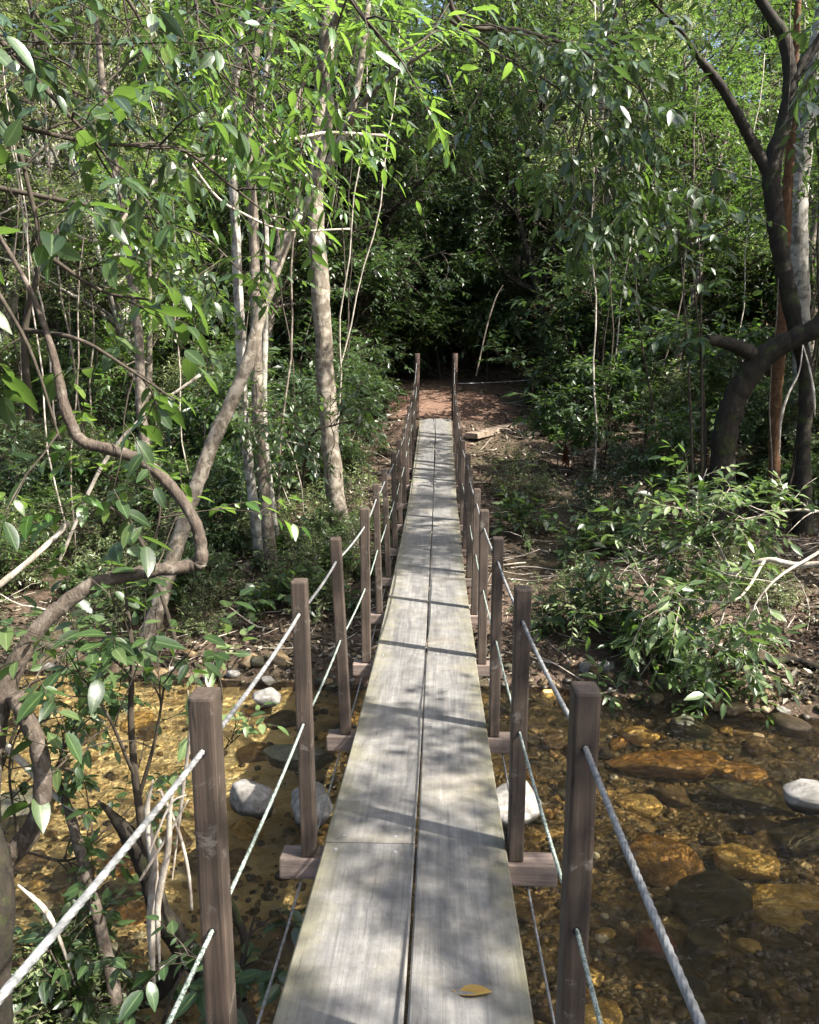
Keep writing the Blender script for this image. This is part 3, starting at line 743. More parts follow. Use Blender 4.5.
# ------------------------------------------------------------------ hand-placed stems
def stem_mesh(mb, pts, mat, sides=12, n=10, lump=.07):
    """pts: list of (px, py, forward, radius)"""
    P = np.array([list(W(a, b, f)) + [r] for a, b, f, r in pts]); Q = catmull(P, n)
    Q[:, :3] += .04 * Q[:, 3:4] * rs.normal(size=(len(Q), 3)); Q[:, 3] *= 1 + .07 * np.sin(np.arange(len(Q)) * (.5 + rs.random()) + 6 * rs.random()) * rs.random(len(Q))
    tubes(mb, Q[None, :, :3], np.maximum(Q[None, :, 3], .0015), sides, mat, lump=lump)
    return Q[:, :3]

def foot(px, py, r):
    """(px, py, forward, r) for the ground point seen at that pixel"""
    g = G(px, py); return (px, py, float((g - CAM) @ FWD), r)

def sprays(cb, P, n2, l2, n3, l3, m, L, Wd, lm, kind='mid', t0=.3, grav=-.03, droop=.35, ang=.9, tw='bark_twig', r2=.006, flat=.3, bias=None):
    """side branches, twigs and leaves along a line P [K,3]"""
    s, d, t = kids(P[None], n2, t0, 1, ang, .3, flat=flat)
    if bias is not None: d = nrm(d + np.array(bias))
    P2 = grow(s, d, l2 * (.6 + .8 * rs.random(n2)), 6, .15, grav)
    tubes(cb, P2, np.full(n2, r2)[:, None] * (1 - .7 * np.linspace(0, 1, 6))[None], 5, tw)
    s, d, t = kids(P2, n3, .2, 1, .7, .3, flat=flat); P3 = grow(s, d, l3 * (.6 + .8 * rs.random(n3)), 5, .12, -.05)
    tubes(cb, P3, np.full(n3, .0025)[:, None] * (1 - .5 * np.linspace(0, 1, 5))[None], 3, tw)
    twig_leaves(cb, P3, m, L, Wd, lm, kind, droop)

def hand_tree(name, label, cat, stems, bark, crown=None, group=None, part='trunk'):
    f0 = stems[0][0]; base = W(f0[0], f0[1], f0[2])
    root = thing(name, label, cat, base, group)
    tb = MB(); paths = [stem_mesh(tb, s, bark) for s in stems]
    me = tb.mesh(part); me.transform(Matrix.Translation([-float(v) for v in base])); link(part, me, root)
    if crown:
        cb = MB(); crown(cb, paths)
        me = cb.mesh('crown'); me.transform(Matrix.Translation([-float(v) for v in base])); link('crown' if part == 'trunk' else 'foliage', me, root)
    return root

# pale trunk left of the bridge
def f(px, py, fw, r): return (px, py, fw, r)
ft = foot(346, 548, .17); d0 = ft[2]
hand_tree('tree', 'straight pale tan trunk standing just left of the bridge, thickest of the left trees', 'tree',
    [[ft, (336, 500, d0, .12), (327, 400, d0, .115), (320, 280, d0, .11), (315, 190, d0 + .1, .10), (322, 100, d0 + .2, .10), (330, 0, d0 + .3, .09), (345, -150, d0 + .3, .07), (350, -330, d0 + .4, .03)]], 'bark_tan',
    lambda cb, ps: sprays(cb, ps[0], 16, 2.0, 200, .7, 10, .13, .05, 'leaf_mid', 'far', .72), None)
# trio of lichen trunks
for (bx, by, mx, tx, r, lb, bk) in ((262, 566, 244, 236, .062, 'white-blotched slender trunk, leftmost of the close trio left of the bridge', 'bark_pale'),
                                (272, 572, 258, 254, .066, 'grey slender trunk, middle one of the close trio left of the bridge', 'bark_grey'),
                                (279, 560, 264, 266, .042, 'thinnest pale trunk of the close trio left of the bridge', 'bark_pale')):
    ft = foot(bx, by, r * 1.35); d0 = ft[2]
    hand_tree('tree', lb, 'tree', [[ft, ((bx + mx) / 2, 500, d0, r), (mx, 420, d0, r), ((mx + tx) / 2, 330, d0, r * .95), (tx, 240, d0, r * .85), (tx - 4, 120, d0, r * .75), (tx + 8, -20, d0, r * .6), (tx + 5, -220, d0, r * .3)]], bk,
        lambda cb, ps: sprays(cb, ps[0], 12, 1.6, 130, .6, 10, .12, .045, 'leaf_mid', 'far', .7))
ft = foot(160, 532, .09); d0 = ft[2]
hand_tree('tree', 'mottled grey trunk leaning left behind the curved vine', 'tree', [[ft, (150, 480, d0, .075), (141, 410, d0, .065), (138, 330, d0, .06), (120, 200, d0, .05), (100, 60, d0, .04), (90, -100, d0, .02)]], 'bark_grey',
    lambda cb, ps: sprays(cb, ps[0], 14, 1.5, 150, .6, 10, .11, .045, 'leaf_olive', 'far', .45))
# leaning forked tree in front
b = WP(143, 652, .12); fb = float((b - CAM) @ FWD)
def cr_fork(cb, ps):
    sprays(cb, ps[1], 7, .8, 26, .45, 9, .13, .045, 'leaf_bright', 'mid', .45, grav=0)
    sprays(cb, ps[2], 6, .6, 24, .4, 9, .13, .045, 'leaf_bright', 'mid', .3, grav=0)
    sprays(cb, ps[0], 6, .8, 20, .4, 9, .12, .045, 'leaf_mid', 'mid', .8)
hand_tree('tree', 'tan leaning forked tree rising from the far waterline across the left side', 'tree',
    [[(140, 668, fb - .1, .085), (160, 600, fb + .1, .08), (185, 520, fb + .25, .075), (212, 445, fb + .4, .07), (245, 370, fb + .55, .064), (262, 310, fb + .65, .06), (285, 245, fb + .8, .056), (312, 195, fb + .9, .05), (345, 130, fb + 1., .038), (360, 70, fb + 1.1, .035), (375, -60, fb + 1.2, .02)],
     [(312, 195, fb + .9, .05), (330, 110, fb + .7, .04), (322, 60, fb + .5, .035), (345, 0, fb + .3, .03), (390, -60, fb, .02)],
     [(345, 130, fb + 1., .03), (370, 95, fb + .6, .025), (400, 70, fb + .2, .018), (430, 50, fb - .2, .01)]], 'bark_tan', cr_fork)

# dark mossy tree on the right bank with the bend
ft = foot(720, 542, .24); d0 = ft[2]
hand_tree('tree', 'thick dark mossy tree on the right bank bending sharply to the right', 'tree',
    [[ft, (722, 490, d0, .16), (726, 430, d0, .15), (742, 385, d0, .145), (770, 352, d0 - .1, .13), (800, 336, d0 - .2, .115), (840, 315, d0 - .3, .12), (920, 260, d0 - .4, .1), (980, 120, d0 - .4, .07), (1000, -40, d0 - .4, .04)],
     [(762, 362, d0, .1), (745, 350, d0 - .1, .085), (722, 342, d0 - .15, .07), (706, 339, d0 - .2, .05)]], 'bark_dark',
    lambda cb, ps: (sprays(cb, ps[0], 16, 1.4, 130, .6, 10, .15, .06, 'leaf_dark', 'mid', .75, grav=-.02), sprays(cb, ps[1], 3, .25, 6, .25, 7, .17, .06, 'leaf_dark', 'mid', .5)))
# forked dark tree upper right
def footf(px, fw, r):
    a, b = 300., 1000.
    for _ in range(40):
        m_ = (a + b) / 2; p = W(px, m_, fw)
        if p[2] > ground(p[0], p[1]): a = m_
        else: b = m_
    return (px, a, fw, r)
d0 = foot(774, 545, .1)[2] + .35; ft = footf(803, d0, .13)
hand_tree('tree', 'dark upright tree at the right edge forking widely high up', 'tree',
    [[ft, (803, 450, d0, .085), (806, 380, d0, .085), (792, 310, d0, .095), (780, 250, d0, .098), (773, 200, d0, .098), (772, 165, d0, .098), (785, 120, d0, .085), (790, 80, d0, .075), (783, 35, d0, .068), (768, 12, d0, .056), (740, -40, d0, .05), (700, -140, d0, .02)],
     [(772, 178, d0, .07), (755, 148, d0, .065), (738, 115, d0 - .1, .055), (718, 82, d0 - .2, .05), (700, 60, d0 - .3, .045)],
     [(788, 95, d0, .06), (802, 65, d0, .055), (825, 30, d0, .05), (860, -60, d0, .03)],
     [(700, 60, d0 - .3, .03), (680, 30, d0 - .6, .02), (640, -10, d0 - 1, .01)]], 'bark_dark',
    lambda cb, ps: (sprays(cb, ps[0], 8, 1.0, 34, .5, 9, .12, .05, 'leaf_dark', 'mid', .9), sprays(cb, ps[2], 6, 1.0, 30, .5, 9, .14, .055, 'leaf_mid', 'mid', .5),
                    sprays(cb, ps[3], 4, .5, 14, .3, 9, .14, .055, 'leaf_mid', 'mid', .2, grav=-.08)))
d0 = foot(774, 545, .1)[2] + .75; ft = footf(774, d0, .085)
hand_tree('tree', 'slim rusty-orange trunk standing right of the thick mossy tree', 'tree',
    [[ft, (774, 480, d0, .07), (776, 400, d0, .07), (783, 300, d0, .07), (785, 240, d0, .065), (792, 120, d0, .05), (800, -30, d0, .03)]], 'bark_orange',
    lambda cb, ps: sprays(cb, ps[0], 14, 1.1, 120, .5, 9, .12, .05, 'leaf_mid', 'far', .7))
d0 = ft[2] + 1.4
hand_tree('tree', 'pale grey smooth trunk behind the forking tree at the right edge', 'tree',
    [[(790, 470, d0, .12), (800, 380, d0, .12), (800, 300, d0, .13), (797, 220, d0, .13), (803, 150, d0, .12), (815, 60, d0, .1), (830, -60, d0, .06), (840, -200, d0, .03)]], 'bark_pale',
    lambda cb, ps: sprays(cb, ps[0], 14, 1.5, 140, .6, 9, .12, .05, 'leaf_mid', 'far', .75))
# thin saplings in front of the mossy tree
for k, (bx, by, tx, ty, lb) in enumerate(((690, 548, 684, 300, 'thin dark sapling nearest the left side of the mossy tree'), (700, 545, 700, 270, 'thin dark sapling touching the mossy trunk in the photo'), (703, 540, 690, 240, 'thin sapling with brownish top leaves beside the mossy tree'), (654, 500, 640, 330, 'thin leafy sapling on the open slope left of the mossy tree'))):
    ft = foot(bx, by, .022); d0 = ft[2]
    hand_tree('sapling', lb, 'sapling', [[ft, (bx + 2, (by * .6 + ty * .4), d0, .016), (tx, ty, d0, .01), (tx - 6, ty - 80, d0, .005)]], 'bark_twig',
        lambda cb, ps: sprays(cb, ps[0], 9, .4, 22, .25, 6, .13, .055, 'leaf_mid' if k % 2 else 'leaf_dark', 'mid', .4, grav=0), 'thin saplings by the mossy tree', 'stem')

# dark leaning stem behind the bridge (centre) and others on the hillside
for k, (pts, bk, lb) in enumerate((
    ([foot(420, 352, .05), (405, 280, 17, .05), (375, 220, 17, .045), (352, 170, 17, .04), (330, 110, 17, .03), (300, 20, 17, .02)], 'bark_dark', 'dark thin stem curving left above the far bridge end'),
    ([(476, 376, 17, .016), (486, 330, 17, .016), (495, 300, 17, .015), (503, 285, 17, .008)], 'bark_grey', 'thin pale broken stick slanting up right of the far bridge end'),
    ([foot(440, 350, .04), (436, 300, 19, .035), (425, 230, 19, .03), (415, 160, 19, .03), (410, 60, 19, .02)], 'bark_grey', 'slim grey stem directly above the far bridge end'),
    ([foot(570, 345, .05), (545, 200, 18, .045), (505, 160, 18, .04), (470, 130, 18, .035), (440, 60, 18, .03)], 'bark_grey', 'slim leaning stem on the hillside right of the bridge'),
    ([foot(640, 330, .06), (632, 200, 16, .055), (628, 60, 16, .05), (620, -60, 16, .04)], 'bark_twig', 'slim straight stem on the hillside left of the forking tree'),
    ([foot(60, 330, .08), (50, 240, 14, .08), (20, 150, 14, .07), (-20, 60, 14, .06)], 'bark_grey', 'leaning grey trunk half hidden at the far left'),
    ([foot(290, 400, .10), (285, 260, 13, .10), (278, 120, 13, .09), (272, -20, 13, .08)], 'bark_tan', 'brown trunk behind the trio of slender trunks'),
    ([foot(390, 380, .09), (385, 250, 15, .09), (392, 120, 15, .08), (380, -20, 15, .07)], 'bark_dark', 'dark shaded trunk between the pale tan trunk and the far bridge end'),
    )):
    fx = [pts[0]] + [(a, b_, pts[0][2] if q != 1 else pts[0][2], r_) for q, (a, b_, _, r_) in enumerate(pts[1:])]
    if k == 1: fx = pts
    hand_tree('tree' if k not in (1,) else 'broken_stick', lb, 'tree' if k != 1 else 'stick', [fx], bk,
        (lambda cb, ps: sprays(cb, ps[0], 12, 1.3, 110, .5, 9, .12, .05, 'leaf_mid', 'far', .5)) if k != 1 else None)

# ------------------------------------------------------------------ left foreground vines and roots
def vine_leaves(n2, n3, L=.12, lm='leaf_mid', t0=.2, bias=None, l2=.4, l3=.25):
    return lambda cb, ps: [sprays(cb, p, n2, l2, n3, l3, 6, L, L * .48, lm, 'near', t0, grav=-.05, droop=.45, bias=bias, r2=.004) for p in ps]
V1 = [(-30, 890, 2.9, .045), (8, 858, 2.9, .042), (34, 825, 2.9, .037), (43, 785, 2.9, .034), (36, 740, 2.9, .033), (14, 695, 2.9, .032)]
hand_tree('woody_vine', 'thick smooth curved vine at the left edge doubling back in a hook near the middle', 'vine',
    [[(-20, 1010, 2.9, .06), (-12, 900, 2.9, .05), (-12, 780, 2.9, .045), (2, 700, 2.95, .042), (30, 640, 3.0, .033), (62, 606, 3.05, .031), (100, 582, 3.1, .029), (150, 571, 3.15, .027), (190, 566, 3.2, .027), (201, 560, 3.2, .027), (198, 530, 3.2, .024), (185, 505, 3.2, .023), (165, 480, 3.2, .023), (140, 460, 3.2, .023), (112, 450, 3.2, .023), (82, 441, 3.2, .023), (72, 425, 3.2, .022), (64, 405, 3.2, .022), (52, 350, 3.2, .014), (30, 290, 3.2, .01), (-10, 220, 3.2, .007)], V1],
    'bark_vine', None)
hand_tree('hanging_branch', 'dark horizontal branch with drooping leaves across the upper left corner', 'branch',
    [[(-120, 100, 3.4, .02), (0, 122, 3.6, .011), (45, 133, 3.7, .010), (95, 143, 3.8, .009), (140, 146, 3.85, .008), (182, 150, 3.9, .007), (230, 185, 4.0, .006), (285, 228, 4.1, .003)],
     [(-60, -40, 3.4, .02), (0, 40, 3.5, .012), (55, 100, 3.5, .008), (110, 160, 3.5, .004)]], 'bark_twig',
    lambda cb, ps: (sprays(cb, ps[0], 10, .4, 20, .25, 7, .10, .045, 'leaf_mid', 'near', .15, grav=-.05), sprays(cb, ps[1], 8, .4, 18, .25, 7, .10, .04, 'leaf_dark', 'near', .1)), None, 'branch')
hand_tree('bare_branch', 'bare pale crooked branch crossing in front of the forked tree', 'branch',
    [[(110, 240, 5.2, .012), (150, 185, 5.3, .012), (205, 159, 5.4, .013), (232, 160, 5.5, .013), (265, 145, 5.6, .013), (300, 138, 5.7, .012), (330, 133, 5.8, .012), (388, 136, 5.9, .01)]], 'bark_dry', None, None, 'branch')
hand_tree('bare_branch', 'bare pale thin twig curving down below the crooked branch', 'branch',
    [[(185, 155, 4.4, .007), (215, 195, 4.5, .007), (240, 212, 4.6, .007), (285, 230, 4.7, .006), (350, 229, 4.8, .005)]], 'bark_dry', None, None, 'branch')
hand_tree('bare_branch', 'pale dead stick slanting up at the left edge above the curved vine', 'branch',
    [[(-20, 600, 3.6, .016), (30, 560, 3.7, .014), (70, 522, 3.8, .012)]], 'bark_dry', None, None, 'branch')
hand_tree('bare_branch', 'long pale dead stick slanting up to the right behind the hook of the vine', 'branch', [[(60, 560, 5, .01), (100, 470, 5, .012), (140, 420, 5, .011), (200, 375, 5, .009)]], 'bark_dry', None, None, 'branch')
hand_tree('dry_frond', 'pale dry curved frond hanging between the mossy tree and the right edge', 'frond', [[(803, 345, 9.0, .006), (799, 372, 8.8, .008), (788, 395, 8.7, .012), (781, 420, 8.7, .014), (779, 458, 8.7, .004)], [(803, 345, 9.0, .006), (810, 370, 8.8, .010), (814, 395, 8.7, .012), (815, 418, 8.7, .004)]], 'bark_dry', None, None, 'branch')
hand_tree('hanging_roots', 'thin pale roots hanging in a tangle over the dark hollow left of the tan trunk', 'roots',
    [[(250, 425, 10.2, .012), (262, 450, 10.2, .01), (268, 490, 10.1, .008), (262, 520, 10, .004)], [(255, 430, 10.2, .01), (285, 440, 10.2, .009), (300, 480, 10.1, .007), (304, 515, 10, .003)],
     [(252, 428, 10.2, .01), (275, 470, 10.1, .008), (290, 505, 10, .004)], [(258, 430, 10.2, .008), (245, 470, 10.1, .007), (240, 510, 10, .003)], [(285, 440, 10.2, .007), (310, 450, 10.1, .006), (318, 480, 10, .003)]], 'bark_dry', None, None, 'branch')

def leafy(label, stems, n2, n3, L, lm, name='leafy_shrub', bark='bark_twig', l2=.4, l3=.26, t0=.25, group=None, m=6, asp=.46, grav=-.04, kind='near'):
    return hand_tree(name, label, 'shrub', stems, bark, lambda cb, ps: [sprays(cb, p, n2, l2, n3, l3, m, L, L * asp, lm, kind, t0, grav=grav, droop=.4, r2=.004) for p in ps], group, 'stem')
# clusters of large leaves on the left
leafy('climber with large dark oval leaves hanging at the upper left over the curved vine', [[(30, 420, 3.3, .015), (25, 330, 3.3, .013), (40, 250, 3.3, .01), (20, 150, 3.3, .008)], [(25, 330, 3.3, .01), (80, 340, 3.2, .008), (130, 370, 3.2, .006), (175, 400, 3.2, .004)],
    [(40, 250, 3.3, .01), (100, 290, 3.4, .007), (150, 300, 3.4, .005)], [(-60, 200, 2.9, .01), (-10, 280, 2.9, .008), (30, 350, 2.9, .006), (60, 440, 2.9, .004)]], 4, 9, .12, 'leaf_mid')
leafy('bright green leafy twigs sprouting above the hook of the curved vine', [[(175, 640, 3.9, .012), (150, 560, 4, .01), (125, 520, 4, .008), (100, 500, 4, .005)], [(150, 560, 4, .008), (160, 510, 4, .006), (150, 480, 4, .004)]], 6, 14, .10, 'leaf_bright')
leafy('dark-stemmed young shrub with pale green leaves standing in front of the golden water', [[(150, 870, 3.2, .02), (138, 800, 3.2, .017), (131, 720, 3.2, .013), (132, 650, 3.2, .010), (125, 590, 3.2, .005)], [(138, 800, 3.2, .01), (155, 740, 3.2, .007), (165, 680, 3.2, .004)], [(136, 780, 3.2, .008), (110, 720, 3.1, .006), (85, 680, 3.1, .003)]], 5, 11, .10, 'leaf_mid')
leafy('twig with silvery leaves just right of the nearest left post', [[(196, 830, 4.2, .008), (212, 760, 4.2, .006), (222, 700, 4.2, .005), (215, 660, 4.2, .003)], [(212, 760, 4.2, .005), (240, 735, 4.2, .003)]], 3, 6, .10, 'leaf_grey', l2=.2, l3=.16, m=5)
leafy('leafy shoot growing at the near bank under the left edge of the deck', [[(230, 1090, 2.6, .012), (238, 1010, 2.6, .009), (246, 950, 2.6, .006), (255, 915, 2.6, .004)], [(238, 1010, 2.6, .008), (215, 960, 2.6, .004)]], 4, 9, .10, 'leaf_dark', l2=.22, l3=.16, m=5)
leafy('sparse twigs with drooping leaves along the left edge below the vine hook', [[(-10, 800, 3.6, .01), (20, 720, 3.6, .007), (60, 660, 3.6, .005)], [(-10, 700, 3.9, .008), (40, 680, 3.9, .006), (90, 660, 3.9, .003)]], 5, 16, .09, 'leaf_mid')

leafy('tangle of small-leaved twigs over the water at the left edge', [[(-15, 940, 3.3, .01), (20, 850, 3.4, .008), (55, 770, 3.5, .006), (85, 700, 3.6, .004)], [(20, 850, 3.4, .007), (10, 760, 3.4, .005), (40, 690, 3.4, .003)], [(20, 850, 3.4, .007), (70, 860, 3.4, .006), (105, 830, 3.4, .003)]], 8, 26, .065, 'leaf_mid', l2=.35, l3=.22, m=7)
leafy('low leafy twigs in front of the mossy root at the bottom left', [[(150, 1080, 2.9, .01), (170, 1000, 2.9, .007), (190, 960, 2.95, .004)]], 6, 12, .07, 'leaf_dark', l2=.25, l3=.18, m=6)
leafy('low leafy twigs at the bottom left beside the hanging brown root', [[(60, 1080, 3.0, .01), (70, 1000, 3.0, .006), (50, 950, 3.0, .003)]], 6, 12, .07, 'leaf_dark', l2=.25, l3=.18, m=6)
# twisted stump and roots at the lower left
hand_tree('gnarled_stump', 'dark mossy twisted root rising from the water left of the nearest post', 'stump',
    [[(255, 1050, 3.1, .07), (220, 985, 3.15, .06), (185, 950, 3.2, .05), (160, 910, 3.2, .045), (145, 865, 3.2, .042), (128, 835, 3.2, .035), (112, 815, 3.2, .018), (98, 800, 3.2, .004)],
     [(185, 950, 3.2, .045), (150, 1000, 3.2, .03), (100, 985, 3.2, .02), (60, 960, 3.2, .012)],
     [(240, 1000, 3.1, .03), (245, 940, 3.3, .02), (218, 880, 3.3, .018), (200, 830, 3.3, .015)]], 'bark_dark', None)
hand_tree('dead_stems', 'bundle of bleached dead stems standing against the mossy root', 'dead stems',
    [[(155, 1000, 3.1, .003), (151, 930, 3.1, .018), (154, 870, 3.1, .019), (147, 815, 3.1, .013), (153, 780, 3.1, .003)],
     [(160, 975, 3.05, .003), (158, 905, 3.05, .014), (168, 850, 3.05, .013), (170, 810, 3.05, .009), (176, 780, 3.05, .002)],
     [(172, 880, 3.1, .003), (183, 790, 3.1, .008), (190, 730, 3.1, .006), (188, 690, 3.1, .002)], [(140, 880, 3.05, .006), (165, 840, 3.05, .006), (188, 800, 3.05, .004)],
     [(160, 790, 3.1, .006), (178, 830, 3.1, .007), (188, 870, 3.1, .007), (192, 910, 3.1, .006)], [(150, 850, 3, .005), (170, 805, 3, .005), (186, 795, 3, .003)]], 'bark_dry', None)
hand_tree('thin_root', 'long brown root hanging down to the near bank in the lower left', 'root',
    [[(122, 1040, 3.0, .03), (112, 980, 3.1, .028), (96, 910, 3.2, .026), (80, 850, 3.3, .024), (65, 800, 3.4, .02), (50, 770, 3.4, .016)]], 'bark_vine', None)
hand_tree('bleached_branch', 'bleached white branch slanting over the water behind the vine', 'branch',
    [[(-15, 725, 3.6, .016), (25, 765, 3.5, .016), (60, 800, 3.4, .012), (95, 822, 3.3, .003)], [(18, 885, 3.0, .004), (45, 910, 3.0, .012), (60, 940, 3.0, .008), (75, 985, 3.0, .004)]], 'bark_dry', None)
hand_tree('tree', 'dark rough trunk cut by the lower left corner', 'tree', [[(-10, 1060, 2.7, .08), (-8, 960, 2.7, .07), (-4, 880, 2.75, .06), (-25, 800, 2.8, .05), (-90, 640, 2.8, .05), (-160, 400, 2.7, .05), (-260, 0, 2.6, .04)]], 'bark_dark',
    lambda cb, ps: sprays(cb, ps[0], 10, .6, 40, .3, 7, .11, .05, 'leaf_mid', 'mid', .75))

# ------------------------------------------------------------------ right bank shrub with pale branches
cpt = (733, 575)
def shrub_crown(cb, ps):
    for p in ps: sprays(cb, p, 8, .42, 25, .24, 7, .12, .044, 'leaf_grey', 'mid', .3, grav=-.03, droop=.15, tw='bark_dry', r2=.005)
    st = rs.bit_generator.state
    for p in ps: sprays(cb, p, 9, .5, 30, .26, 7, .12, .046, 'leaf_mid', 'mid', .15, grav=-.05, droop=.2, tw='bark_twig', r2=.004)
    rs.bit_generator.state = st
rb = [[(860, 560, 6.6, .03), (800, 565, 6.8, .026), (765, 560, 6.9, .022), cpt + (7.0, .018), (700, 610, 7.0, .011), (660, 650, 7.0, .007), (630, 690, 6.9, .004)],
      [cpt + (7.0, .014), (690, 545, 7.2, .01), (660, 555, 7.3, .008), (620, 545, 7.4, .004)],
      [cpt + (7.0, .014), (720, 625, 6.9, .009), (700, 680, 6.8, .005)], [cpt + (7.0, .012), (710, 530, 7.2, .008), (690, 500, 7.3, .004)],
      [(765, 560, 6.9, .014), (735, 600, 6.6, .009), (680, 600, 6.6, .006), (640, 620, 6.6, .003)],
      [(819, 552, 6.8, .014), (770, 585, 6.6, .01), (740, 640, 6.5, .006), (750, 690, 6.4, .003)], [(860, 520, 6.9, .016), (800, 510, 7.1, .012), (740, 520, 7.2, .006)]]
hand_tree('fallen_shrub', 'sprawling shrub of long silvery leaves and pale bare branches on the right waterline', 'shrub', rb, 'bark_dry',
    lambda cb, ps: shrub_crown(cb, ps), None, 'stem')

# ------------------------------------------------------------------ hanging boughs, top centre and right
def bough(label, stems, n2, n3, L, lm, asp=.38, l2=.7, l3=.4, m=8, kind='mid', droop=.5, grav=-.06, t0=.2):
    return hand_tree('hanging_bough', label, 'branch', stems, 'bark_twig', lambda cb, ps: [sprays(cb, p, n2, l2, n3, l3, m, L, L * asp, lm, kind, t0, grav=grav, droop=droop) for p in ps], None, 'branch')
bough('leafy bough drooping into the top centre from a thin arched branch', [[(440, -120, 6.0, .03), (455, 15, 6.2, .018), (520, 30, 6.4, .014), (590, 55, 6.6, .010), (640, 90, 6.7, .006)], [(450, 20, 6.2, .012), (500, 55, 6.3, .009), (560, 90, 6.4, .006), (600, 130, 6.4, .004)]], 9, 62, .115, 'leaf_dark')
bough('dark leafy bough hanging over the middle of the far bank, right of centre', [[(640, -150, 7.0, .03), (625, -20, 7.1, .02), (600, 60, 7.1, .014), (580, 140, 7.1, .008), (560, 200, 7.1, .004)], [(610, 40, 7.0, .012), (650, 110, 6.9, .008), (655, 190, 6.8, .004)]], 9, 66, .12, 'leaf_mid')
bough('spray of glossy long leaves at the top left above the forked tree', [[(150, -140, 4.6, .02), (190, -40, 4.7, .014), (225, 20, 4.8, .009), (262, 70, 4.9, .004)], [(190, -40, 4.7, .01), (200, 40, 4.7, .006), (205, 90, 4.7, .003)]], 8, 44, .105, 'leaf_bright', .28)
bough('yellow-green leafy spray at the top centre left of the bridge line', [[(300, -160, 4.4, .02), (330, -40, 4.4, .012), (365, 20, 4.4, .008), (400, 60, 4.4, .004)]], 6, 18, .10, 'leaf_bright', .34)
bough('dark leaf fringe hanging along the top edge left of centre', [[(60, -160, 4.0, .02), (100, -50, 4.1, .012), (140, 20, 4.2, .008), (170, 80, 4.2, .004)], [(20, -120, 4.0, .015), (30, 0, 4, .008), (40, 70, 4, .004)]], 7, 26, .085, 'leaf_dark', .42)
bough('dense mid-green bough over the pale tan trunk, below the crooked branch', [[(-40, 180, 5.6, .02), (60, 200, 5.7, .016), (140, 215, 5.8, .012), (200, 235, 5.8, .008), (240, 270, 5.8, .004)]], 9, 48, .10, 'leaf_mid', .45)
bough('dark bough hanging in the top right corner beside the fork', [[(900, -160, 6.5, .03), (860, -40, 6.6, .016), (830, 40, 6.7, .01), (815, 110, 6.7, .004)]], 5, 14, .14, 'leaf_dark')
bough('feathery light green spray beside the left bridge posts', [[foot(300, 500, .02), (310, 440, 9.2, .015), (335, 425, 9.0, .01), (356, 420, 8.9, .004)], [(310, 440, 9.2, .012), (280, 415, 9.2, .008), (240, 410, 9.2, .004)]], 12, 90, .09, 'leaf_mid', .36, .6, .35)

# ------------------------------------------------------------------ bulk trees and shrubs
T = {}
T['broad'] = tree_meshes('broad', 8.5, .16, .28, 16, 2.6, 90, 1.2, 1000, .6, 10, .145, .06, 'leaf_mid', 'bark_grey')
T['dark'] = tree_meshes('dark', 9.0, .18, .25, 18, 2.8, 100, 1.2, 1050, .6, 10, .15, .064, 'leaf_dark', 'bark_dark')
T['fine'] = tree_meshes('fine', 9.5, .12, .12, 26, 2.6, 170, 1.1, 1700, .5, 12, .085, .030, 'leaf_olive', 'bark_pale')
T['bright'] = tree_meshes('bright', 7.5, .12, .25, 15, 2.2, 80, 1.0, 900, .55, 11, .14, .055, 'leaf_bright', 'bark_tan')
T['tall'] = tree_meshes('tall', 12.5, .16, .68, 12, 1.5, 60, .8, 420, .5, 9, .14, .06, 'leaf_mid', 'bark_grey')  # compact high crown, shaped to shade the deck from out of view
S = {}
S['bush'] = tree_meshes('bush', 1.3, .03, .05, 16, .8, 60, .45, 360, .3, 9, .11, .045, 'leaf_mid', 'bark_twig', 'far', .2)
S['dbush'] = tree_meshes('dbush', 1.8, .03, .05, 16, 1.0, 70, .5, 420, .35, 9, .13, .055, 'leaf_dark', 'bark_twig', 'far', .2)
S['sap'] = tree_meshes('sap', 2.8, .025, .25, 14, .8, 50, .4, 240, .3, 8, .15, .062, 'leaf_mid', 'bark_twig', 'mid', .1)
S['fern'] = tree_meshes('fern', .5, .015, .02, 14, .7, 50, .35, 220, .25, 12, .06, .02, 'leaf_olive', 'bark_twig', 'far', .3)
S['fbush'] = tree_meshes('fbush', 2.2, .03, .08, 20, 1.1, 90, .5, 700, .35, 11, .075, .03, 'leaf_olive', 'bark_dry', 'far', .15)
S['low'] = tree_meshes('low', .35, .012, .05, 9, .3, 22, .2, 60, .16, 6, .10, .045, 'leaf_mid', 'bark_twig', 'mid', .3)

PLACED = []
KW = {'broad': 'mid-green broad-leaved tree', 'dark': 'dark dense tree', 'fine': 'pale fine-leaved tree', 'bright': 'yellow-green tree', 'tall': 'added high-crowned shade tree',
      'bush': 'mid-green bush', 'dbush': 'dark glossy bush', 'fbush': 'pale fine-leaved bush', 'sap': 'large-leaved sapling', 'fern': 'feathery ground plant', 'low': 'low leafy seedling'}
def where(p, sc=1):
    u, v, dep = proj(p)
    side = 'at the far left' if u < 110 else 'behind the curved vine' if u < 220 else 'behind the slender trio' if u < 310 else 'behind the pale tan trunk' if u < 395 else 'past the bridge end' if u < 480 else \
        'right of the bridge end' if u < 580 else 'on the right slope' if u < 690 else 'behind the mossy tree' if u < 760 else 'at the far right'
    return side, dep
def mklabel(kind, p, rank):
    side, dep = where(p)
    if p[1] < 7 and abs(p[0]) > 3: side = 'right of the frame' if p[0] > 0 else 'left of the frame'
    band = 'on the near bank' if p[1] < 2 else 'by the water' if p[1] < 9 else 'on the lower bank' if p[1] < 13 else 'below the hill' if p[1] < 18 else 'low on the hill' if p[1] < 24 else 'high on the hill'
    return '%s %s %s' % (KW[kind], band, side)
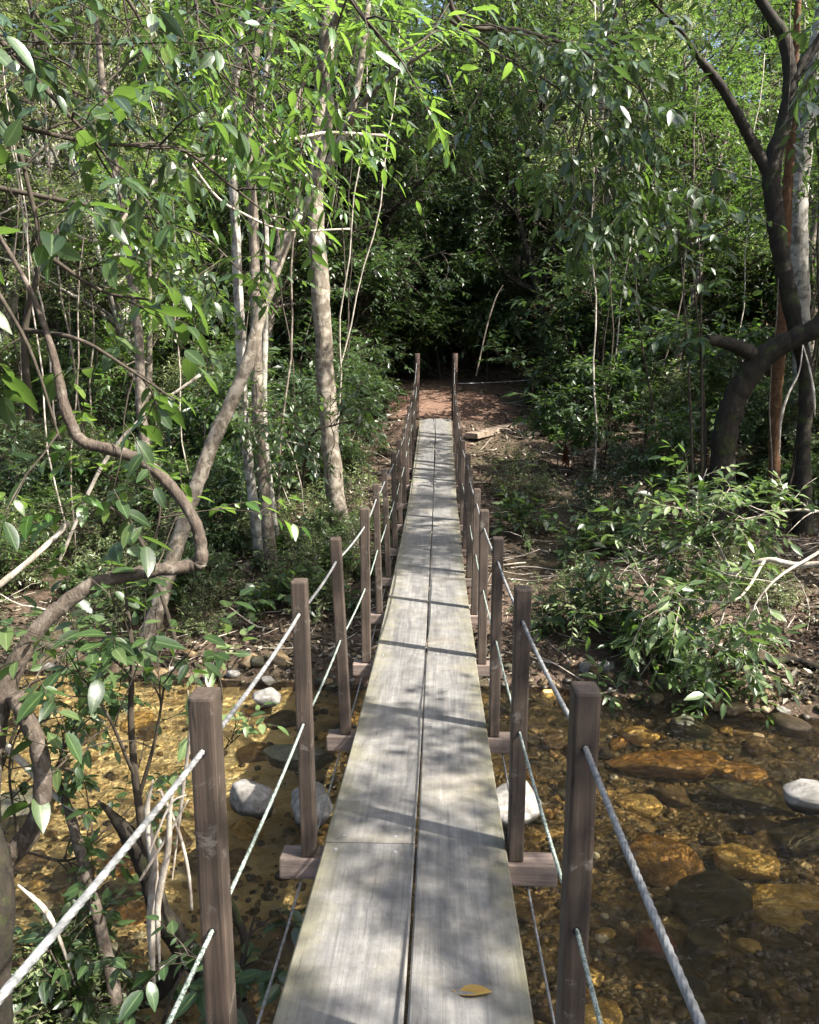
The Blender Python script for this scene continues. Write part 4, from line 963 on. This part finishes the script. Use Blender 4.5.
NAMES = {'broad': ('tree', 'tree'), 'dark': ('tree', 'tree'), 'fine': ('tree', 'tree'), 'bright': ('tree', 'tree'), 'tall': ('tree', 'tree'), 'bush': ('bush', 'bush'), 'dbush': ('bush', 'bush'), 'fbush': ('bush', 'bush'), 'sap': ('sapling', 'sapling'), 'fern': ('ground_plant', 'plant'), 'low': ('seedling', 'seedling')}
def put(kind, x, y, sc, rz=None, z=None, grp=None):
    lib = T if kind in T else S
    p = (x, y, float(ground(x, y)) - .03 if z is None else z)
    nme, cat = NAMES[kind]
    rz = rs.random() * 6.28 if rz is None else rz
    PLACED.append((float(proj(np.array(p))[0]), None)); ob = place_tree(lib[kind], nme, mklabel(kind, np.array(p), 0), cat, p, rz, sc * (1 + .0), grp or {'tree': 'background forest trees', 'bush': 'bushes on the banks and hillside', 'sapling': 'young plants on the far bank', 'ground_plant': 'feathery ground plants', 'seedling': 'low seedlings'}[nme], (.06 * rs.normal(), .06 * rs.normal()))
    PLACED[-1] = (PLACED[-1][0], ob); return ob

# hillside, back rows
for row, (yy, n, wd) in enumerate(((43, 12, 25), (37, 12, 22), (31, 11, 18.5), (28, 9, 16), (24.5, 8, 14.5), (20.5, 7, 11.5))):
    for k in range(n):
        x = -wd + 2 * wd * (k + .5) / n + rs.normal() * .8; y = yy + rs.normal() * .9
        kd = ('fine', 'broad', 'fine', 'dark', 'broad', 'bright')[rs.integers(0, 6)]
        if x < -3 and rs.random() < .6: kd = 'fine'
        if abs(x - .2) < 1.5 and y < 22: x += 3
        put(kd, x, y, (.8 + .35 * rs.random()) * (1.35 if row < 2 else 1.1 if row < 4 else .85))
# middle trees between 11 and 18 m
for (kd, x, y, sc) in (('fine', -8.5, 14, .85), ('fine', -6.2, 16.5, .85), ('bright', -5.0, 13.5, .6), ('fine', -10, 11, .8), ('broad', -3.6, 17, .75), ('dark', -2.0, 18, .7), ('dark', 2.6, 18.5, .7), ('broad', 4.4, 16.5, .7),
                       ('broad', 6.6, 14.5, .75), ('bright', 8.6, 16.5, .8), ('dark', 8.8, 12.5, .75), ('fine', 10.5, 14, .8), ('broad', 6.0, 18.5, .8), ('bright', 2.4, 24.5, .8), ('dark', -1.2, 23.5, .9)):
    put(kd, x, y, sc)
# bushes
for k in range(104):
    y = 15.0 + 16 * rs.random() ** .9; x = (rs.random() * 2 - 1) * (.6 * y)
    if abs(x - .2) < 1.5 and y < 18.8: continue
    put(('bush', 'dbush', 'fbush', 'sap', 'dbush', 'fbush')[rs.integers(0, 6)], x, y, .9 + .7 * rs.random())
for k in range(26):
    y = 9.3 + 6 * rs.random(); x = -(.2 * y + .36 * y * rs.random())
    if 222 < proj(np.array((x, y, .6)))[0] < 365 and y < 11.2: continue
    put(('fbush', 'bush', 'dbush', 'sap')[rs.integers(0, 4)], x, y, .45 + .3 * rs.random())
for k in range(10):
    y = 11.5 + 4.5 * rs.random(); x = .28 * y + .32 * y * rs.random()
    put(('fbush', 'sap', 'dbush', 'bush')[rs.integers(0, 4)], x, y, .5 + .3 * rs.random())
for k in range(30):
    y = 7.8 + 3.5 * rs.random(); x = -(.75 + .5 * y * rs.random())
    put(('fern', 'low', 'fern', 'low')[rs.integers(0, 4)], x, y, .6 + .5 * rs.random())
for k in range(9):
    y = 7.2 + 4.5 * rs.random(); x = 1.0 + .4 * y * rs.random()
    put(('fern', 'low', 'fern')[rs.integers(0, 3)], x, y, .5 + .5 * rs.random())
for (kd, x, y, sc) in (('dbush', -2.3, 12.9, .8), ('dbush', -1.7, 13.8, .75), ('dbush', -3.0, 12.2, .7), ('dark', -1.6, 19.6, 1.05), ('dark', -3.0, 21.5, 1.1), ('fine', .6, 25.5, 1.15), ('fine', 1.8, 26.5, 1.1), ('fine', -7.5, 18.5, 1.1), ('fine', -5.2, 15.2, .9), ('fine', -9.0, 16.0, 1.0), ('fine', -11, 19, 1.1), ('broad', 3.2, 21, 1.0), ('fine', 5.4, 20.0, 1.0), ('fine', 2.0, 23.5, 1.1), ('fine', 8.2, 19.8, 1.0)): put(kd, x, y, sc)
for (kd, x, y, sc) in (('bush', .1, 19.8, 1.3), ('sap', -.9, 19.6, 1.0), ('sap', 1.2, 19.6, 1.0), ('bush', .6, 21, 1.5), ('dbush', -.4, 21.2, 1.5), ('bush', -1.6, 16.2, .8), ('dbush', -2.2, 15, .9), ('bush', 2.4, 17.2, .8),
                       ('bush', -1.55, 12.8, .55), ('fern', -1.8, 11, .8), ('dbush', -3.4, 13.2, .9), ('bush', -4.6, 11.5, .8), ('dbush', -6, 10, .8), ('fern', -1.5, 9.2, .7), ('bush', -2.4, 8.6, .45), ('fern', -2.2, 8.1, .6), ('fern', -3.6, 8.8, .8),
                       ('bush', -4.9, 8.6, .7), ('bush', -3.7, 9.9, .7), ('fern', -1.25, 8.2, .5), ('bush', -1.35, 9.9, .4),
                       ('sap', 1.9, 12.6, .5), ('dbush', 2.3, 10.8, .45), ('fern', 1.35, 12, .8), ('fern', 1.5, 11.2, .6), ('sap', 2.7, 12.6, .65), ('sap', 3.4, 13.4, .8), ('sap', 4.3, 12.2, .8), ('bush', 4.7, 11, .6), ('dbush', 5.4, 12, .8),
                       ('fern', 4.2, 7.4, .7), ('bush', 5.6, 8, .6), ('low', 1.45, 8.0, 1.2), ('low', 1.7, 9.5, 1.2), ('low', 2.0, 7.2, 1.2), ('fern', 1.35, 8.6, .4), ('low', 1.2, 10.3, 1.2), ('low', 2.5, 9.6, 1.3),
                       ('fern', -1.65, 3.1, .5), ('fern', -1.9, 2.7, .6), ('low', -1.45, 3.2, 1.0), ('fern', -1.2, 2.6, .5), ('low', -1.0, 2.2, 1.1), ('fern', -2.4, 3.2, .6), ('sap', 3.2, 10.6, .55), ('sap', -3.1, 12.2, .7), ('sap', -2.7, 10.4, .45), ('low', -.95, 9.0, 1.0), ('low', -1.1, 8.3, 1.0)):
    put(kd, x, y, sc)
# trees on the near bank and beside the stream, added off-frame to cast shade
for (kd, x, y, sc) in (('bright', 4.7, 1.9, .8), ('bright', 6.3, -1.7, 1.05), ('tall', 7.6, 3.9, 1.0), ('tall', 7.9, 7.2, 1.0), ('broad', 9.5, -3.0, 1.25), ('fine', 8.8, 9.0, 1.0), ('bright', 11.0, 6.0, 1.1), ('broad', 4.4, -5.0, 1.1), ('bright', 13.0, -3.0, 1.3), ('fine', -5.0, 1.0, 1.0), ('broad', -6.5, 5.5, .9), ('dark', -4.0, -4.0, 1.0), ('broad', 13, 10, 1.2)):
    put(kd, x, y, sc)

for k in range(44):
    fw = 9.5 + 8 * rs.random(); u = (20 + 340 * rs.random()) if k < 28 else (590 + 210 * rs.random())
    p0 = W(u, 500, fw); x, y = float(p0[0]), float(p0[1]); g = float(ground(x, y))
    if abs(x) < .9 or y < edge_far(np.array([x]))[0] + .3: continue
    H = 5 + 4 * rs.random(); Kn = 16; t = np.linspace(0, 1, Kn)
    a1, a2, p1, p2 = rs.normal(size=4); ln = rs.normal(size=2) * .6
    P = np.stack([ln[0] * t + .10 * a1 * np.sin(t * 7 + p1) + .03 * np.sin(t * 23 + p2), ln[1] * t + .15 * a2 * np.sin(t * 5 + p2), H * t - .05], -1)
    mb = MB(); r0 = .006 + .011 * rs.random(); tubes(mb, P[None], (r0 * (1 - .5 * t))[None], 6, ('bark_twig', 'bark_dry', 'bark_grey', 'bark_vine')[k % 4], lump=.1)
    o = link('liana', mb.mesh('liana'), None, (x, y, g)); tag(o, '%s thin liana rising %s' % (('dark', 'bleached', 'grey', 'brown')[k % 4], where(np.array((x, y, g)))[0]), 'liana', 'thin lianas among the trees')
    PLACED.append((u, o))
ORD = ['leftmost', 'second from the left', 'third from the left', 'fourth from the left', 'fifth from the left', 'sixth from the left', 'seventh from the left', 'eighth from the left', 'ninth from the left', 'tenth from the left', 'eleventh from the left', 'twelfth from the left', 'thirteenth from the left']
byl = {}
for u, ob in PLACED: byl.setdefault(ob['label'], []).append((u, ob))
for lb, lst in byl.items():
    lst.sort(key=lambda q: q[0])
    for q, (u, ob) in enumerate(lst):
        if len(lst) > 1: ob['label'] = lb + ', ' + ('rightmost' if q == len(lst) - 1 else ORD[min(q, len(ORD) - 1)])

# leaf litter: nobody could count it
def litter():
    mb = MB(); n = 60000
    y = 6.6 + 17 * rs.random(n) ** 1.25; x = (rs.random(n) * 2 - 1) * (.62 * y + .3)
    df = y - edge_far(x); ok = (df > .08) & (fbm(x * .9, y * .9, 77) + .5 > .42 + .25 * (rs.random(n) - .5))
    ok &= ~((np.abs(x - .15) < 1.0 + .3 * rs.normal(size=n)) & (y > 15.2) & (y < 19) & (rs.random(n) < .93))
    x, y = x[ok], y[ok]; n = len(x)
    x2 = -1.0 - 2.2 * rs.random(1500); y2 = 1.0 + 2.6 * rs.random(1500); k2 = (edge_near(x2) - y2) > .05
    x = np.concatenate([x, x2[k2]]); y = np.concatenate([y, y2[k2]]); n = len(x)
    z = ground(x, y) + .008 + .025 * rs.random(n)
    th = rs.random(n) * 6.28; d = np.stack([np.cos(th), np.sin(th), .35 * rs.normal(size=n)], -1)
    up = np.stack([.35 * rs.normal(size=n), .35 * rs.normal(size=n), np.ones(n)], -1)
    L = .045 + .07 * rs.random(n)
    leaves(mb, np.stack([x, y, z], -1), d, up, L, L * .45, 'leaf_litter', 'far', .5, rs.random(n) ** 1.7, .3 * rs.normal(size=n))
    return mb.mesh('leaf_litter')
lo = link('leaf_litter', litter()); lo['kind'] = 'stuff'; tag(lo, 'brown dead leaves strewn over the forest floor', 'leaf litter')
def sticks():
    mb = MB(); n = 900; y = 7.2 + 11 * rs.random(n); x = (rs.random(n) * 2 - 1) * (.6 * y)
    ok = (y > edge_far(x) + .1) & ~((np.abs(x) < 1) & (y > 14.5)); x, y = x[ok], y[ok]; n = len(x); th = rs.random(n) * 6.28
    P = grow(np.stack([x, y, ground(x, y) + .02], -1), np.stack([np.cos(th), np.sin(th), .12 * rs.random(n)], -1), .2 + .7 * rs.random(n), 6, .15, 0)
    P[..., 2] = np.maximum(P[..., 2], ground(P[..., 0], P[..., 1]) + .01)
    tubes(mb, P, (.003 + .008 * rs.random(n))[:, None] * (1 - .6 * np.linspace(0, 1, 6))[None], 4, 'bark_dry'); return mb.mesh('twig_litter')
so = link('twig_litter', sticks()); so['kind'] = 'stuff'; tag(so, 'thin dead twigs scattered over the forest floor', 'twigs')
# logs
for k, (a, b, r, bk, lb) in enumerate((((238, 575), (330, 552), .06, 'bark_grey', 'grey fallen log at the foot of the trio of slender trunks'), ((520, 440), (640, 430), .05, 'bark_dark', 'dark fallen log lying across the right slope'), ((300, 500), (420, 470), .05, 'bark_dark', 'dark fallen log under the left side of the bridge'), ((700, 655), (819, 672), .05, 'bark_dark', 'dark rotting log along the right waterline'))):
    g0, g1 = G(*a), G(*b); P = np.array([g0 * (1 - t) + g1 * t for t in np.linspace(0, 1, 9)]); P[:, 2] = ground(P[:, 0], P[:, 1]) + r * .8; P[:, 1] += .08 * np.sin(np.arange(9) * 1.2)
    mb = MB(); tubes(mb, P[None], np.linspace(r, r * .6, 9)[None], 9, bk, lump=.2)
    me = mb.mesh('log'); me.transform(Matrix.Translation([-float(v) for v in P[0]])); tag(link('fallen_log', me, None, tuple(float(v) for v in P[0])), lb, 'log')
# sapling with red-brown dead leaves
ft = foot(566, 470, .012); d0 = ft[2]
def cr(cb, ps):
    sprays(cb, ps[0], 7, .35, 14, .2, 6, .17, .07, 'leaf_mid', 'mid', .6, grav=-.02)
    s, d, t = kids(ps[0][None], 14, .3, .7, 1.2, .3); leaves(cb, s, d * .3 + np.array([0, 0, -1.]), rs.normal(size=(14, 3)), .2, .05, 'leaf_red', 'mid', .5)
hand_tree('sapling', 'sapling with hanging rust-red dead leaves below a pale green tuft', 'sapling', [[ft, (566, 450, d0, .01), (564, 432, d0, .006)]], 'bark_twig', cr, None, 'stem')

# ------------------------------------------------------------------ light, world, camera
SUN = nrm(np.array([.60, -.27, .74]))
sun = bpy.data.lights.new('sun', 'SUN'); sun.energy = 5.0; sun.angle = R(.53); sun.color = (1, .955, .88)
so_ = link('sun', sun); so_.rotation_euler = Vector(SUN).to_track_quat('Z', 'Y').to_euler()
w = bpy.data.worlds.new('World'); scene.world = w; w.use_nodes = True
nt = w.node_tree; bg = nt.nodes['Background']
sky = nt.nodes.new('ShaderNodeTexSky'); sky.sky_type = 'NISHITA'; sky.sun_disc = False; sky.air_density = .7; sky.dust_density = 3.0; sky.ozone_density = .6
sky.sun_elevation = math.asin(SUN[2]); sky.sun_rotation = math.atan2(SUN[0], SUN[1])
nt.links.new(sky.outputs[0], bg.inputs[0]); bg.inputs[1].default_value = .13

cam = bpy.data.cameras.new('camera'); co = link('camera', cam); scene.camera = co
co.location = CAM; co.rotation_euler = (PI / 2 - PITCH, 0, YAW)
cam.sensor_fit = 'HORIZONTAL'; cam.sensor_width = 36; cam.lens = 36 * FPX / 819; cam.clip_end = 600; cam.clip_start = .05
scene.view_settings.view_transform = 'Standard'; scene.view_settings.look = 'None'; scene.view_settings.exposure = 2.15; scene.view_settings.gamma = 1
scene.render.engine = 'CYCLES'
scene.cycles.max_bounces = 5; scene.cycles.diffuse_bounces = 3; scene.cycles.glossy_bounces = 2; scene.cycles.transparent_max_bounces = 6; scene.cycles.use_denoising = True
scene.cycles.sample_clamp_indirect = 6
